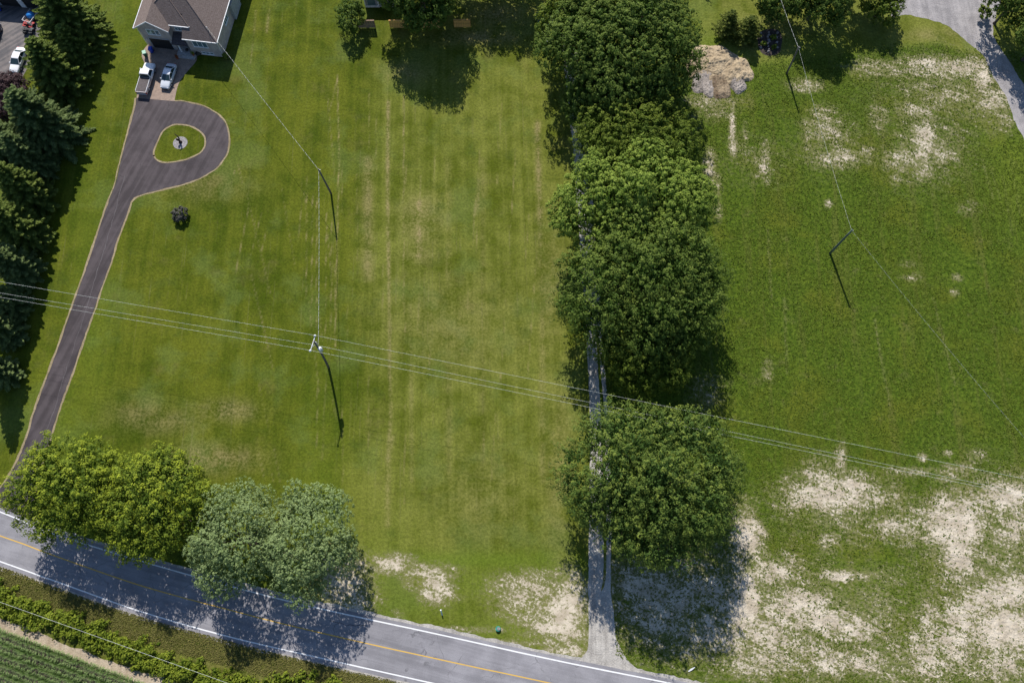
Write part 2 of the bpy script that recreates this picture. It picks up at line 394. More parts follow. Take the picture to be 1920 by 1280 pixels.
def leaves(name, C, N, L, Wd, tint, tip, mat, parent=None, rng=None, D=None, fold=0.22):
    """one folded quad per leaf: centre C, face normal N, length L, width Wd, optional long direction D"""
    n = len(C); N = unit(N)
    if D is None: D = rng.normal(size=(n, 3))
    T = unit(D - N * np.sum(D * N, 1, keepdims=True)); B = np.cross(N, T)
    L = np.broadcast_to(np.asarray(L, float), (n,))[:, None]; Wd = np.broadcast_to(np.asarray(Wd, float), (n,))[:, None]
    V = np.stack([C - T * L * .5, C + B * Wd * .5 - N * Wd * fold, C + T * L * .5, C - B * Wd * .5 - N * Wd * fold], 1).reshape(-1, 3)
    F = np.arange(4 * n).reshape(n, 4)
    # split along the fold so that each half keeps its own facet
    return np_mesh(name, V, F, mat, parent, {'tint': np.repeat(tint, 4), 'tip': np.repeat(tip, 4)})

# ------------------------------------------------------------------ plan curves
def catmull(pts, step=0.8, closed=False):
    P = [Vector((p[0], p[1], 0)) for p in pts]; n = len(P); out = []
    rng = range(n) if closed else range(n - 1)
    for i in rng:
        p1, p2 = P[i], P[(i + 1) % n]
        p0 = P[(i - 1) % n] if (closed or i > 0) else p1 * 2 - p2
        p3 = P[(i + 2) % n] if (closed or i + 2 < n) else p2 * 2 - p1
        m = max(2, int((p2 - p1).length / step))
        for k in range(m):
            t = k / m
            out.append(0.5 * ((2 * p1) + (p2 - p0) * t + (2 * p0 - 5 * p1 + 4 * p2 - p3) * t * t + (3 * p1 - p0 - 3 * p2 + p3) * t ** 3))
    if not closed: out.append(P[-1].copy())
    return out
def G(pts): return [at(*p) for p in pts]
def ragged(pts, amp, seed):
    r = random.Random(seed); out = []; o = 0.0
    n = len(pts)
    for i, p in enumerate(pts):
        d = pts[(i + 1) % n] - pts[i - 1] if 0 < i < n - 1 else Vector((1, 0, 0))
        nrm = Vector((-d.y, d.x, 0)).normalized() if d.length > 0 else Vector((0, 1, 0))
        o = 0.55 * o + r.uniform(-amp, amp); out.append(p + nrm * o)
    return out
def sheet(name, loops, z, mat, thick=0.0, kind='structure'):
    loops = [[Vector((p.x, p.y, z)) for p in l] for l in loops]
    tris = tessellate_polygon(loops); V = [p for l in loops for p in l]
    b = MB(); b.add(V, [tuple(t) for t in tris])
    o = b.build(name, mat)
    me = o.data
    # all faces up
    if sum(p.normal.z for p in me.polygons) < 0: me.flip_normals()
    o['kind'] = kind
    return o
def ribbon(name, pts, w0, w1, z, mat, amp=0.0, seed=1, kind='structure', parent=None):
    """strip between the offsets w0 and w1 (left of travel is +)"""
    r = random.Random(seed); n = len(pts); vs = []; fs = []
    a = b = 0.0
    for i, p in enumerate(pts):
        d = pts[min(i + 1, n - 1)] - pts[max(i - 1, 0)]; nr = Vector((-d.y, d.x, 0)).normalized()
        a = .5 * a + r.uniform(-amp, amp); b = .5 * b + r.uniform(-amp, amp)
        q0 = p + nr * (w0 + a); q1 = p + nr * (w1 + b)
        vs += [(q0.x, q0.y, z), (q1.x, q1.y, z)]
    for i in range(n - 1): fs.append((2 * i, 2 * i + 2, 2 * i + 3, 2 * i + 1))
    o = MB().add(vs, fs).build(name, mat, parent)
    if o.data.polygons[0].normal.z < 0: o.data.flip_normals()
    if kind: o['kind'] = kind
    return o

ROAD_UP = [(0,959),(35,973),(100,1000),(217,1037),(301,1062),(390,1087),(453,1104),(556,1130),(685,1159),(834,1191),(1000,1228),(1120,1253),(1252,1279)]
ROAD_MID = [(0,1004),(49,1021),(104,1042),(270,1099),(439,1145),(540,1171),(677,1203),(882,1248),(1000,1273)]
ROAD_LOW = [(0,1052),(118,1094),(262,1145),(422,1191),(540,1219),(677,1250),(811,1280)]
def extended(px, ext=130.0, step=1.2):
    g = G(px)
    d0 = (g[0] - g[1]).normalized(); d1 = (g[-1] - g[-3]).normalized()
    far0 = [g[0] + d0 * e for e in (ext, ext * .5, ext * .2)]; far1 = [g[-1] + d1 * e for e in (ext * .2, ext * .5, ext)]
    return catmull(far0 + g + far1, step)
MIDC = extended(ROAD_MID)
mid_np = np.array([(p.x, p.y) for p in MIDC]); o_ = np.argsort(mid_np[:, 0]); mid_np = mid_np[o_]
def road_y(x): return np.interp(x, mid_np[:, 0], mid_np[:, 1])

# ------------------------------------------------------------------ vertex maps of the grassland (where soil shows, where the grass is dry)
BARE = [ # px, py, rx, ry, amount
 (1790,128,60,14,.95),(1735,118,45,9,.8),(1700,133,40,10,.7),(1843,148,18,28,.9),(1790,178,45,13,.75),(1722,165,35,10,.6),(1640,128,36,12,.65),
 (1612,122,14,10,.5),(1715,207,22,10,.85),(1735,262,18,30,1.0),(1728,290,14,30,.9),(1762,285,16,22,.7),(1790,292,12,10,.6),(1545,240,26,26,.7),(1575,296,34,13,.85),
 (1622,286,14,12,.65),(1535,212,16,12,.6),(1868,190,30,20,.8),(1888,222,14,22,.55),(1690,300,24,18,.7),(1512,160,22,9,.75),(1650,225,18,18,.5),(1640,205,12,8,.6),(1680,335,10,16,.5),(1735,320,12,14,.8),
 (1373,240,4,32,1.05),(1375,275,6,14,.9),(1345,345,7,18,.5),(1330,310,8,24,.8),(1320,345,8,14,.4),(1435,305,8,26,.75),(1430,325,14,10,.6),(1397,270,5,28,.55),(1415,298,8,12,.4),(1347,395,6,14,.6),
 (1335,190,45,12,.55),(1345,205,30,18,.45),(1300,230,18,30,.3),(1345,170,14,5,.6),(1300,130,16,30,.4),
 (1553,382,5,5,.75),(1708,520,14,6,.6),(1795,520,8,6,.5),(1790,548,6,5,.6),(1440,695,8,14,.45),(1815,390,20,10,.4),(1700,495,12,6,.4),
 (1565,925,55,22,1.05),(1545,900,32,16,.8),(1576,862,7,16,.85),(1535,870,24,14,.45),(1625,935,36,14,.8),(1500,945,26,10,.8),(1680,985,40,14,.75),(1735,975,30,16,.75),(1792,980,36,30,1.2),(1800,1040,22,34,1.05),
 (1740,1008,30,14,.7),(1712,1000,20,10,.8),(1885,935,34,26,.95),(1905,985,22,26,.8),(1845,930,14,8,.5),(1880,1010,30,24,.6),(1890,1060,26,20,.5),(1900,1110,40,26,1.0),(1850,1125,42,22,.95),(1815,1160,36,28,.95),(1880,1180,48,30,1.15),
 (1870,1235,44,34,.75),(1790,1205,32,42,.85),(1745,1165,18,30,.8),(1735,1225,36,38,.8),(1690,1230,30,34,.6),(1500,1130,34,20,1.0),(1535,1160,52,18,1.0),(1590,1178,46,16,.85),(1470,1142,32,28,.95),(1445,1190,46,32,.85),(1500,1215,40,28,.75),(1560,1240,40,20,.8),(1620,1240,34,18,.8),
 (1425,1235,50,24,.75),(1395,1130,22,38,1.15),(1410,1085,20,20,.7),(1400,1005,18,26,1.1),(1395,965,22,22,.5),(1386,1060,16,28,.8),(1450,1070,34,16,.9),(1420,1045,14,16,.7),(1570,1080,28,7,.95),(1625,1078,26,5,.6),(1555,1015,18,16,.55),(1540,1060,10,10,.4),(1655,1190,50,10,.5),
 (1250,1130,70,50,.85),(1195,1095,34,34,.85),(1330,1110,44,44,.8),(1330,1180,60,34,.8),(1240,1195,46,26,.6),(1380,1200,34,24,.8),(1300,1060,40,18,.6),(1660,1130,20,20,.2),(1765,1055,20,16,.4),
 (1730,858,6,5,.7),(1777,850,6,4,.7),(1830,855,14,8,.5),(1790,880,22,8,.6),(1680,883,14,5,.6),(1720,885,22,6,.65),(1778,895,14,6,.6),(1325,735,22,24,.45),(1385,905,9,6,.2),
 (735,1058,24,10,.9),(765,1065,16,8,.6),(800,1072,30,10,.75),(815,1100,18,18,.9),(775,1090,12,10,.5),(840,1080,16,8,.5),(1000,1105,45,18,.8),(960,1120,26,20,.65),(1060,1150,24,38,1.05),(1045,1175,36,14,.9),(1010,1135,30,16,.6),(985,1163,20,10,.6),
 (1075,1105,14,24,.8),(640,1095,30,32,.9),(672,1125,22,14,.8),(700,1115,10,10,.4),(980,1205,90,4,.6),(860,1180,60,4,.5),(745,1150,10,6,.3),(1060,1222,30,8,.8),(840,1120,18,6,.4),
 (1640,1150,90,60,.42),(1480,1170,110,80,.5),(1840,1080,80,110,.55),(1780,1240,120,40,.6),(1330,1140,90,70,.55),(1600,960,90,40,.45),(1780,170,110,60,.42),(1560,270,50,40,.45),(1740,270,70,60,.42),(1420,300,60,40,.3),(1860,170,40,50,.5),
 (340,1170,1,1,0)]
DRYLINES = [ # polyline in the picture, half width in metres, amount
 ([(728,190),(727,300),(727,420),(729,520)],.26,.72),([(729,520),(731,700),(733,780),(727,860),(727,985)],.26,.42),([(690,300),(690,520)],.8,.42),([(757,180),(757,520)],.09,.65),([(757,520),(760,640)],.09,.4),
 ([(786,380),(785,480)],.55,.75),([(788,330),(790,460)],.12,.6),([(1008,230),(1010,320),(1013,420)],.45,.65),([(1013,420),(1017,600),(1018,900)],.5,.30),([(632,140),(636,290),(632,450),(628,650)],.09,.7),
 ([(575,330),(574,560)],.06,.55),([(586,360),(584,600)],.06,.55),([(594,360),(593,620)],.06,.6),([(612,400),(610,640)],.06,.5),([(622,400),(620,640)],.06,.5),([(567,340),(560,460)],.06,.5),([(500,430),(488,480)],.06,.6),([(468,380),(440,520)],.06,.55),([(490,400),(470,480)],.06,.5),
 ([(612,720),(603,860)],.07,.6),([(617,660),(607,790),(605,840)],.07,.35),([(595,720),(594,840)],.06,.4),([(440,320),(430,360)],.08,.6),([(447,310),(455,345)],.08,.5),([(400,220),(440,230)],.1,.3),([(1440,0),(1440,1)],.1,0),
 ([(505,20),(500,60)],.2,.5),([(480,20),(470,120)],.12,.4),([(632,150),(620,200),(634,150)],.1,.35),([(735,820),(728,860),(726,980)],.35,.4),([(770,560),(772,900)],.3,.22),([(840,300),(842,900)],.5,.18),([(905,300),(905,950)],.5,.16)]
_lr = random.Random(17)
for _i in range(46):
    _x = _lr.uniform(455, 1040); _y = _lr.uniform(170, 900); _l = _lr.uniform(40, 190); _t = (_x - 700) * -.00025 * (1 if _x > 620 else 4)
    DRYLINES.append(([(_x, _y), (_x + _t * _l * .5 + _lr.uniform(-1, 1), _y + _l * .5), (_x + _t * _l, _y + _l)], .07, _lr.uniform(.2, .5)))
for _x, _y, _x2, _y2 in ((1842,300,1862,372),(1858,318,1876,372),(1880,330,1898,440),(1895,300,1912,400),(1640,600,1668,760),(1470,560,1476,700),(1330,640,1338,720),(1560,1066,1650,1078),(1750,560,1790,720),(1440,430,1446,560)):
    DRYLINES.append(([(_x, _y), (_x2, _y2)], .16, .5))
DRY = [(395,860,60,18,.5),(425,770,40,14,.45),(265,775,40,20,.3),(330,870,30,16,.5),(300,790,60,16,.3),(790,410,26,30,.45),(785,480,24,12,.25),(850,610,90,60,.18),(900,930,60,60,.15),(1030,520,18,90,.25),(1050,880,20,120,.25),
 (760,135,30,14,.35),(320,340,40,6,.25),(380,350,60,20,.25),(1420,70,60,30,.3),(1450,90,40,8,.3),(1760,65,50,8,.35),(60,1075,80,16,.45),(160,1115,40,14,.55),(10,1075,60,14,.4),(900,70,60,10,.5),(930,28,40,14,.5),(560,1262,60,14,.4),
 (700,1268,60,12,.5),(250,1165,80,14,.35),(400,1210,80,14,.35)]
LUSH = [(900,1050,180,14,.75),(760,1135,120,30,.4),(950,1180,120,30,.45),(1010,1070,80,18,.6),(900,1090,60,30,.5),(170,560,30,200,.35),(110,780,40,90,.35),(600,940,40,160,.3),(1350,90,60,40,.7),(1480,100,60,30,.5),(1900,330,30,60,.8),(1880,270,40,30,.5),(700,1080,60,60,.35),
 (1640,1090,80,40,.35),(230,60,60,60,.2),(1240,1240,60,20,.4),(1400,1260,60,12,.4)]
def seg_dist(X, Y, pts):
    best = np.full(X.shape, 1e9)
    for (x0, y0), (x1, y1) in zip(pts[:-1], pts[1:]):
        dx, dy = x1 - x0, y1 - y0; l2 = dx * dx + dy * dy + 1e-9
        t = np.clip(((X - x0) * dx + (Y - y0) * dy) / l2, 0, 1)
        best = np.minimum(best, np.hypot(X - x0 - t * dx, Y - y0 - t * dy))
    return best
def blobs(X, Y, L, gw=1.0):
    px, py = proj(X, Y); out = np.zeros(X.shape)
    for a, b, rx, ry, k in L:
        if k: out = np.maximum(out, k * np.exp(-0.5 * (((px - a) / rx / gw) ** 2 + ((py - b) / ry / gw) ** 2)) * 1.12)
    return out
LANE_X = 13.0
def maps(X, Y):
    bare = np.clip(blobs(X, Y, [q for q in BARE if q[1] > 620], 1.45) * .92 + blobs(X, Y, [q for q in BARE if q[1] <= 620], 1.22) * .86, 0, 1.2)
    dry = blobs(X, Y, DRY)
    for pts, w, k in DRYLINES:
        if not k: continue
        g = [(at(*p).x, at(*p).y) for p in pts]
        d = seg_dist(X, Y, g); dry = np.maximum(dry, k * np.exp(-0.5 * (d / (w * .8)) ** 2))
    lush = blobs(X, Y, LUSH)
    weed = np.clip((X - LANE_X) / 1.0, 0, 1)
    qx, qy = proj(X, Y); lim = np.interp(qx, [1300, 1420, 1560, 1640, 1760, 1800], [118, 112, 100, 84, 72, 88])
    weed = weed * np.clip((qy - lim) / 14.0, 0, 1)
    return bare, np.clip(dry, 0, 1), np.clip(weed, 0, 1), np.clip(lush, 0, 1)
def terrain(name, x0, x1, y0, y1, st, keep, **force):
    nx, ny = int((x1 - x0) / st) + 1, int((y1 - y0) / st) + 1
    xs = np.linspace(x0, x1, nx); ys = np.linspace(y0, y1, ny); X, Y = np.meshgrid(xs, ys)
    V = np.stack([X.ravel(), Y.ravel(), np.zeros(X.size)], 1)
    idx = np.arange(nx * ny).reshape(ny, nx)
    F = np.stack([idx[:-1, :-1], idx[:-1, 1:], idx[1:, 1:], idx[1:, :-1]], -1).reshape(-1, 4)
    c = V[F].mean(1); F = F[keep(c[:, 0], c[:, 1])]
    u, inv = np.unique(F, return_inverse=True); V = V[u]; F = inv.reshape(-1, 4)
    bare, dry, weed, lush = maps(V[:, 0], V[:, 1])
    if 'dry' in force: dry = np.maximum(dry, force['dry'])
    o = np_mesh(name, V, F, M['grass'], None, {'bare': bare, 'dry': dry, 'weed': weed, 'lush': lush})
    o['kind'] = 'structure'; return o

# far sheet, then the three pieces of grassland
b = MB(); b.add([(-1500, -1500, -0.06), (1500, -1500, -0.06), (1500, 1500, -0.06), (-1500, 1500, -0.06)], [(0, 1, 2, 3)])
b.build('ground', M['far'])['kind'] = 'structure'
terrain('lawn', -112, LANE_X, -22, 140, 0.25, lambda x, y: y >= road_y(x))
terrain('weedy_field', LANE_X, 112, -22, 140, 0.3, lambda x, y: y >= road_y(x))
terrain('roadside_verge', -112, 112, -40, 26, 0.4, lambda x, y: y < road_y(x), dry=0.22)

# ------------------------------------------------------------------ road, shoulders, markings
UPC, LOWC = extended(ROAD_UP), extended(ROAD_LOW)
def between(name, A, B, z, mat, kind='structure'):
    return sheet(name, [A + B[::-1]], z, mat)
def off(pts, w):
    out = []; n = len(pts)
    for i, p in enumerate(pts):
        d = pts[min(i + 1, n - 1)] - pts[max(i - 1, 0)]; out.append(p + Vector((-d.y, d.x, 0)).normalized() * w)
    return out
ribbon('gravel_shoulder', extended(ROAD_UP, step=.5), 0.2, 0.95, 0.004, M['gravel'], 0.11, 3)
ribbon('gravel_shoulder', extended(ROAD_LOW, step=.5), -1.0, -0.2, 0.004, M['gravel'], 0.10, 4)
between('road', ragged(off(UPC, 0.52), 0.03, 5), ragged(off(LOWC, -0.55), 0.03, 6), 0.012, M['road'])
ribbon('edge_line', UPC, -0.085, 0.085, 0.016, M['white_line'], 0.008, 7)
ribbon('edge_line', LOWC, -0.085, 0.085, 0.016, M['white_line'], 0.008, 8)
ribbon('centre_line', MIDC, -0.075, 0.075, 0.016, M['yellow_line'], 0.008, 9)
ribbon('pavement_crack', ragged(catmull(G([(618,1162),(640,1168),(662,1171),(686,1173)]), .35), .12, 3), -0.03, 0.03, 0.0165, M['black'], 0.015, 2)

# ------------------------------------------------------------------ gravel lane with two wheel tracks, gravel drive, pad, driveway
lane_l = [(1083,1240),(1099,1222),(1104,1200),(1103,1160),(1103,1090),(1104,1002),(1106,900),(1106,787),(1102,675),(1100,620)]
lane_r = [(1225,1277),(1180,1240),(1160,1205),(1155,1190),(1151,1151),(1146,1100),(1146,1016),(1146,900),(1140,787),(1136,700),(1130,620)]
med = [(1128,1108),(1131,1080),(1131,1016),(1130,900),(1127,787),(1122,700),(1118,620),(1120,620),(1127,700),(1133,787),(1136,900),(1137,1016),(1136,1080)]
up = [(12.0 + k * 0.02, 62 + 12 * k) for k in range(0, 6)]
gl = catmull(G(lane_l) + [at(1090,500), at(1076,300), at(1064,180), at(1054,80), at(1044,-40)], .5)
gr_ = catmull(G(lane_r) + [at(1120,500), at(1106,300), at(1092,180), at(1080,80), at(1070,-40)], .5)
gm = catmull(G(med), .5, True)
sheet('gravel_lane', [ragged(gl, .07, 21) + ragged(gr_, .07, 22)[::-1], ragged(gm, .05, 23)], 0.008, M['gravel'])

GD = [(1690,-40),(1672,30),(1697,27),(1740,37),(1772,47),(1797,65),(1830,92),(1850,117),(1866,150),(1885,180),(1902,225),(1920,262),(1950,340),(2000,460),
      (2060,440),(1990,290),(1950,210),(1921,162),(1896,120),(1874,88),(1862,60),(1866,30),(1872,-40)]
sheet('gravel_drive', [ragged(catmull(G(GD), .5, True), .12, 31)], 0.006, M['gravel2'])

DL = [(-34,962),(-14,934),(0,915),(12,900),(32,865),(52,815),(65,770),(92,697),(120,620),(135,577),(160,507),(184,435),(202,382),(217,342),(227,300),(240,250),(250,212),(256,184)]
DR = [(327,190),(345,191),(382,200),(410,217),(425,237),(429,262),(425,287),(410,310),(395,322),(360,340),(300,356),(265,365),(247,376),(240,397),(220,450),(210,485),(190,540),(175,585),(162,620),(135,700),(112,762),(97,812),(80,865),(66,920),(62,978)]
ISL = [(288,294),(287,285),(290,276),(296,262),(303,248),(313,239),(327,233),(342,233),(358,236),(372,243),(383,254),(386,265),(384,277),(376,287),(362,295),(345,301),(325,305),(308,306),(295,302)]
dl, dr = catmull(G(DL), .5), catmull(G(DR), .5); isl = catmull(G(ISL), .3, True)
sheet('driveway', [dl + dr, isl], 0.0085, M['drive'])
ribbon('driveway_edging', dl, 0.0, 0.26, 0.0125, M['edging'], 0.06, 41)
ribbon('driveway_edging', dr, 0.0, 0.26, 0.0125, M['edging'], 0.06, 42)
ribbon('driveway_edging', isl + isl[:2], -0.24, 0.02, 0.0125, M['edging'], 0.03, 43)
ribbon('pavement_seam', ragged(catmull(G([(234,330),(215,400),(198,460),(176,530),(152,610),(122,700),(98,780),(66,850),(40,900)]), .5), .07, 44), -.028, .028, 0.0105, M['seam'], .015, 45)
PAD = [(256,184),(259,165),(264,140),(271,118),(266,107),(267,99),(272,90),(279,82),(284,74),(372,80),(369,112),(365,119),(346,141),(334,160),(327,190)]
sheet('paver_pad', [G(PAD[:3]) + catmull(G(PAD[3:9]), .3) + G(PAD[9:10]) + catmull(G(PAD[10:]), .3)], 0.0165, M['paver'])
LOT = [(-160,4),(80,6),(74,60),(68,90),(57,115),(44,140),(38,155),(20,195),(-30,225),(-160,280)]
sheet('asphalt_lot', [ragged(catmull(G(LOT), .6, True), .06, 51)], 0.006, M['lot'])
# sandy headland by the corn and the soil under the corn
sheet('sandy_headland', [ragged(catmull(G([(-120,1118),(0,1158),(60,1180),(140,1212),(220,1242),(300,1268),(360,1290),(520,1350),(440,1350),(330,1312),(240,1278),(170,1248),(100,1220),(40,1200),(0,1184),(-120,1142)]), .6, True), .15, 61)], 0.006, M['sandstrip'])
sheet('corn_field_soil', [G([(-140,1128),(0,1181),(100,1214),(170,1242),(240,1272),(330,1307),(440,1354),(440,1500),(-140,1500)])], 0.004, M['soil'])

# ------------------------------------------------------------------ trees
def crown_lobes(rng, c, Rx, Ry, Rz, nl, lr=(0.20, 0.32), low=-0.45, env_low=.74):
    i = np.arange(nl) + 0.5
    z = 1 - (1 - low) * i / nl; ph = i * 2.399963 + rng.uniform(0, 6.28)
    z = np.clip(z + rng.normal(0, .06, nl), low, 1); ph = ph + rng.normal(0, .18, nl)
    s = np.sqrt(np.clip(1 - z * z, 0, 1)); D = np.stack([s * np.cos(ph), s * np.sin(ph), z], 1)
    p1, p2, p3 = rng.uniform(0, 6.28, 3)
    env = 1 + .06 * np.sin(2 * ph + p1) + .06 * np.sin(3 * ph + p2) + .06 * np.sin(5 * ph + p3)
    r = rng.uniform(lr[0], lr[1], nl) * min(Rx, Ry)
    ax = np.array([Rx, Ry, Rz]); k = env * np.where(D[:, 2] > .35, rng.uniform(env_low, 1.06, nl), rng.uniform(.86, 1.04, nl))
    mean = (Rx + Ry) / 2
    P = c + D * ax * (k * (1 - r / mean * .85))[:, None]
    m = max(4, nl // 3); q = unit(rng.normal(size=(m, 3))); q[:, 2] = np.abs(q[:, 2]) * .8
    P = np.concatenate([P, c + q * ax * .58 * rng.uniform(.45, 1.05, (m, 1))]); r = np.concatenate([r, rng.uniform(.24, .32, m) * min(Rx, Ry)]); D = np.concatenate([D, q])
    return P, r, D
def foliage(name, rng, P, r, D, mat, parent, leaf_l=.27, leaf_w=.21, clump=.86, per=20, shoot=.6, upb=.75, cull=.74, dens=1.0, tipp=1.0, dome=.47, rough=.21, spread=.23):
    C = []; O = []; Tn = []
    lobe_t = rng.uniform(0, 1, len(P))
    for j in range(len(P)):
        n = max(6, int(dens * 4 * math.pi * r[j] ** 2 * .72 / (clump * clump)))
        d = unit(rng.normal(size=(n, 3))); w = D[j] * .55 + np.array([0, 0, .35])
        d = d[(d @ w) > -.28]
        q = P[j] + d * r[j] * rng.uniform(.91 - rough, .91 + rough * 1.15, (len(d), 1)) * np.array([1, 1, .9])
        C.append(q); O.append(d * .75 + w * .6); Tn.append(np.full(len(d), lobe_t[j]))
    C = np.concatenate(C); O = unit(np.concatenate(O)); Tn = np.concatenate(Tn)
    deep = np.zeros(len(C), bool)
    for j in range(len(P)):
        deep |= np.linalg.norm((C - P[j]) / np.array([1, 1, .88]), axis=1) < r[j] * cull * .9
    C, O, Tn = C[~deep], O[~deep], Tn[~deep]
    n = len(C); ct = rng.uniform(0, 1, n)
    # every clump is a little dome of leaves growing outwards from its twig
    Cr = np.repeat(C, per, 0); Or = np.repeat(O, per, 0); m_ = n * per
    d = unit(rng.normal(size=(m_, 3))); al = np.sum(d * Or, 1, keepdims=True)
    d = unit(np.where(al < -.25, d - 2 * al * Or, d)); al = np.sum(d * Or, 1)
    rc = np.repeat(rng.uniform(.7, 1.25, n), per)[:, None] * clump * dome
    pos = Cr + (d + Or * (al * (shoot - .2))[:, None]) * rc * rng.uniform(.75, 1.08, (m_, 1))
    N = d * .75 + Or * .35 + np.array([0, 0, upb * .4]) + rng.normal(size=(m_, 3)) * .2
    tint = np.clip(.45 * np.repeat(ct, per) + .35 * np.repeat(Tn, per) + .3 * rng.uniform(0, 1, m_), 0, 1)
    tip = np.clip((al - .1) * 1.3, 0, 1) * np.repeat(rng.uniform(0, 1, n) ** .6, per) * tipp  # outer leaves paler: new growth, plus sunlit brightness of the clumps painted in
    Dd = Or + rng.normal(size=(m_, 3)) * .8
    sz = rng.uniform(.75, 1.25, m_)
    # inner shell so that the lobes are not hollow
    I = []; 
    for j in range(len(P)):
        m = max(8, int(r[j] ** 2 * 20)); I.append(P[j] + unit(rng.normal(size=(m, 3))) * r[j] * rng.uniform(.25, .68, (m, 1)))
    I = np.concatenate(I); m = len(I)
    pos = np.concatenate([pos, I]); N = np.concatenate([N, rng.normal(size=(m, 3)) + [0, 0, .6]]); Dd = np.concatenate([Dd, rng.normal(size=(m, 3))])
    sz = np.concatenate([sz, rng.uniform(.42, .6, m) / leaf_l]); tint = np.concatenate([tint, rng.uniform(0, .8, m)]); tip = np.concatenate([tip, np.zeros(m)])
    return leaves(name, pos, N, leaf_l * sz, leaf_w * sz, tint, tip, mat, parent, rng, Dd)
def trunk_and_limbs(root, rng, c, P, tr, hc):
    b = MB(); lean = rng.normal(0, .25, 2)
    top = Vector((c[0] + lean[0], c[1] + lean[1], hc * 1.05))
    b.tube([(0, 0, -.1), (0, 0, .35), (lean[0] * .2, lean[1] * .2, hc * .4), (lean[0] * .6, lean[1] * .6, hc * .75), top], [tr * 1.45, tr, tr * .85, tr * .6, tr * .2], 9)
    b.build('trunk', M['bark'], root, True)
    l = MB(); idx = rng.permutation(len(P))[:min(16, len(P))]
    for j in idx:
        z0 = hc * rng.uniform(.3, .8); s = Vector((lean[0] * z0 / hc, lean[1] * z0 / hc, z0)); e = Vector(P[j])
        m = s.lerp(e, .55) + Vector((0, 0, -.05 * (e - s).length))
        l.tube([s, m, e], [tr * .42, tr * .26, tr * .07], 6)
    l.build('limbs', M['bark'], root, True)
def deciduous(name, px, py, rx, ry, h, mat, label, seed, group=None, lobes=None, cat='tree', base=.16, lr=(.20, .32), low=-.45, two=None, env_low=.74, **kw):
    rng = np.random.default_rng(seed)
    hc = h * (0.5 + base * .55); Rz = h - hc
    ctr = at(px, py, hc); sc = scale_at(ctr); Rx = rx * 1.10 / sc
    v = Vector((0, 0, CAM_H)) - ctr; cs = abs((v.normalized()).z) / 1.0
    th = math.acos(min(1, CAM_H / math.hypot(CAM_H, ctr.y)))
    pr = ry * 1.07 / sc
    Ry = math.sqrt(max((pr * pr - (Rz * math.sin(th)) ** 2), .3 * pr * pr)) / max(.5, math.cos(th))
    Ry = min(max(Ry, .72 * Rx), 1.4 * Rx)
    root = empty(name, (ctr.x, ctr.y, 0), 0, label, cat, group)
    c = np.array([0, 0, hc])
    nl = lobes or int(10 + 5.2 * (Rx + Ry) / 2)
    P, r, D = crown_lobes(rng, c, Rx, Ry, Rz, nl, lr, low, env_low)
    if two is not None:      # second stem of the same tree
        off2, f = two
        P2, r2, D2 = crown_lobes(rng, c + np.array([off2[0], off2[1], off2[2]]), Rx * f, Ry * f, Rz * f, int(nl * f), lr, low, env_low)
        P, r, D = np.concatenate([P, P2]), np.concatenate([r, r2]), np.concatenate([D, D2])
    trunk_and_limbs(root, rng, c, P, .055 * h ** .5 * (Rx + Ry) / 12 + .1, hc)
    foliage('crown', rng, P, r, D, mat, root, **kw)
    return root
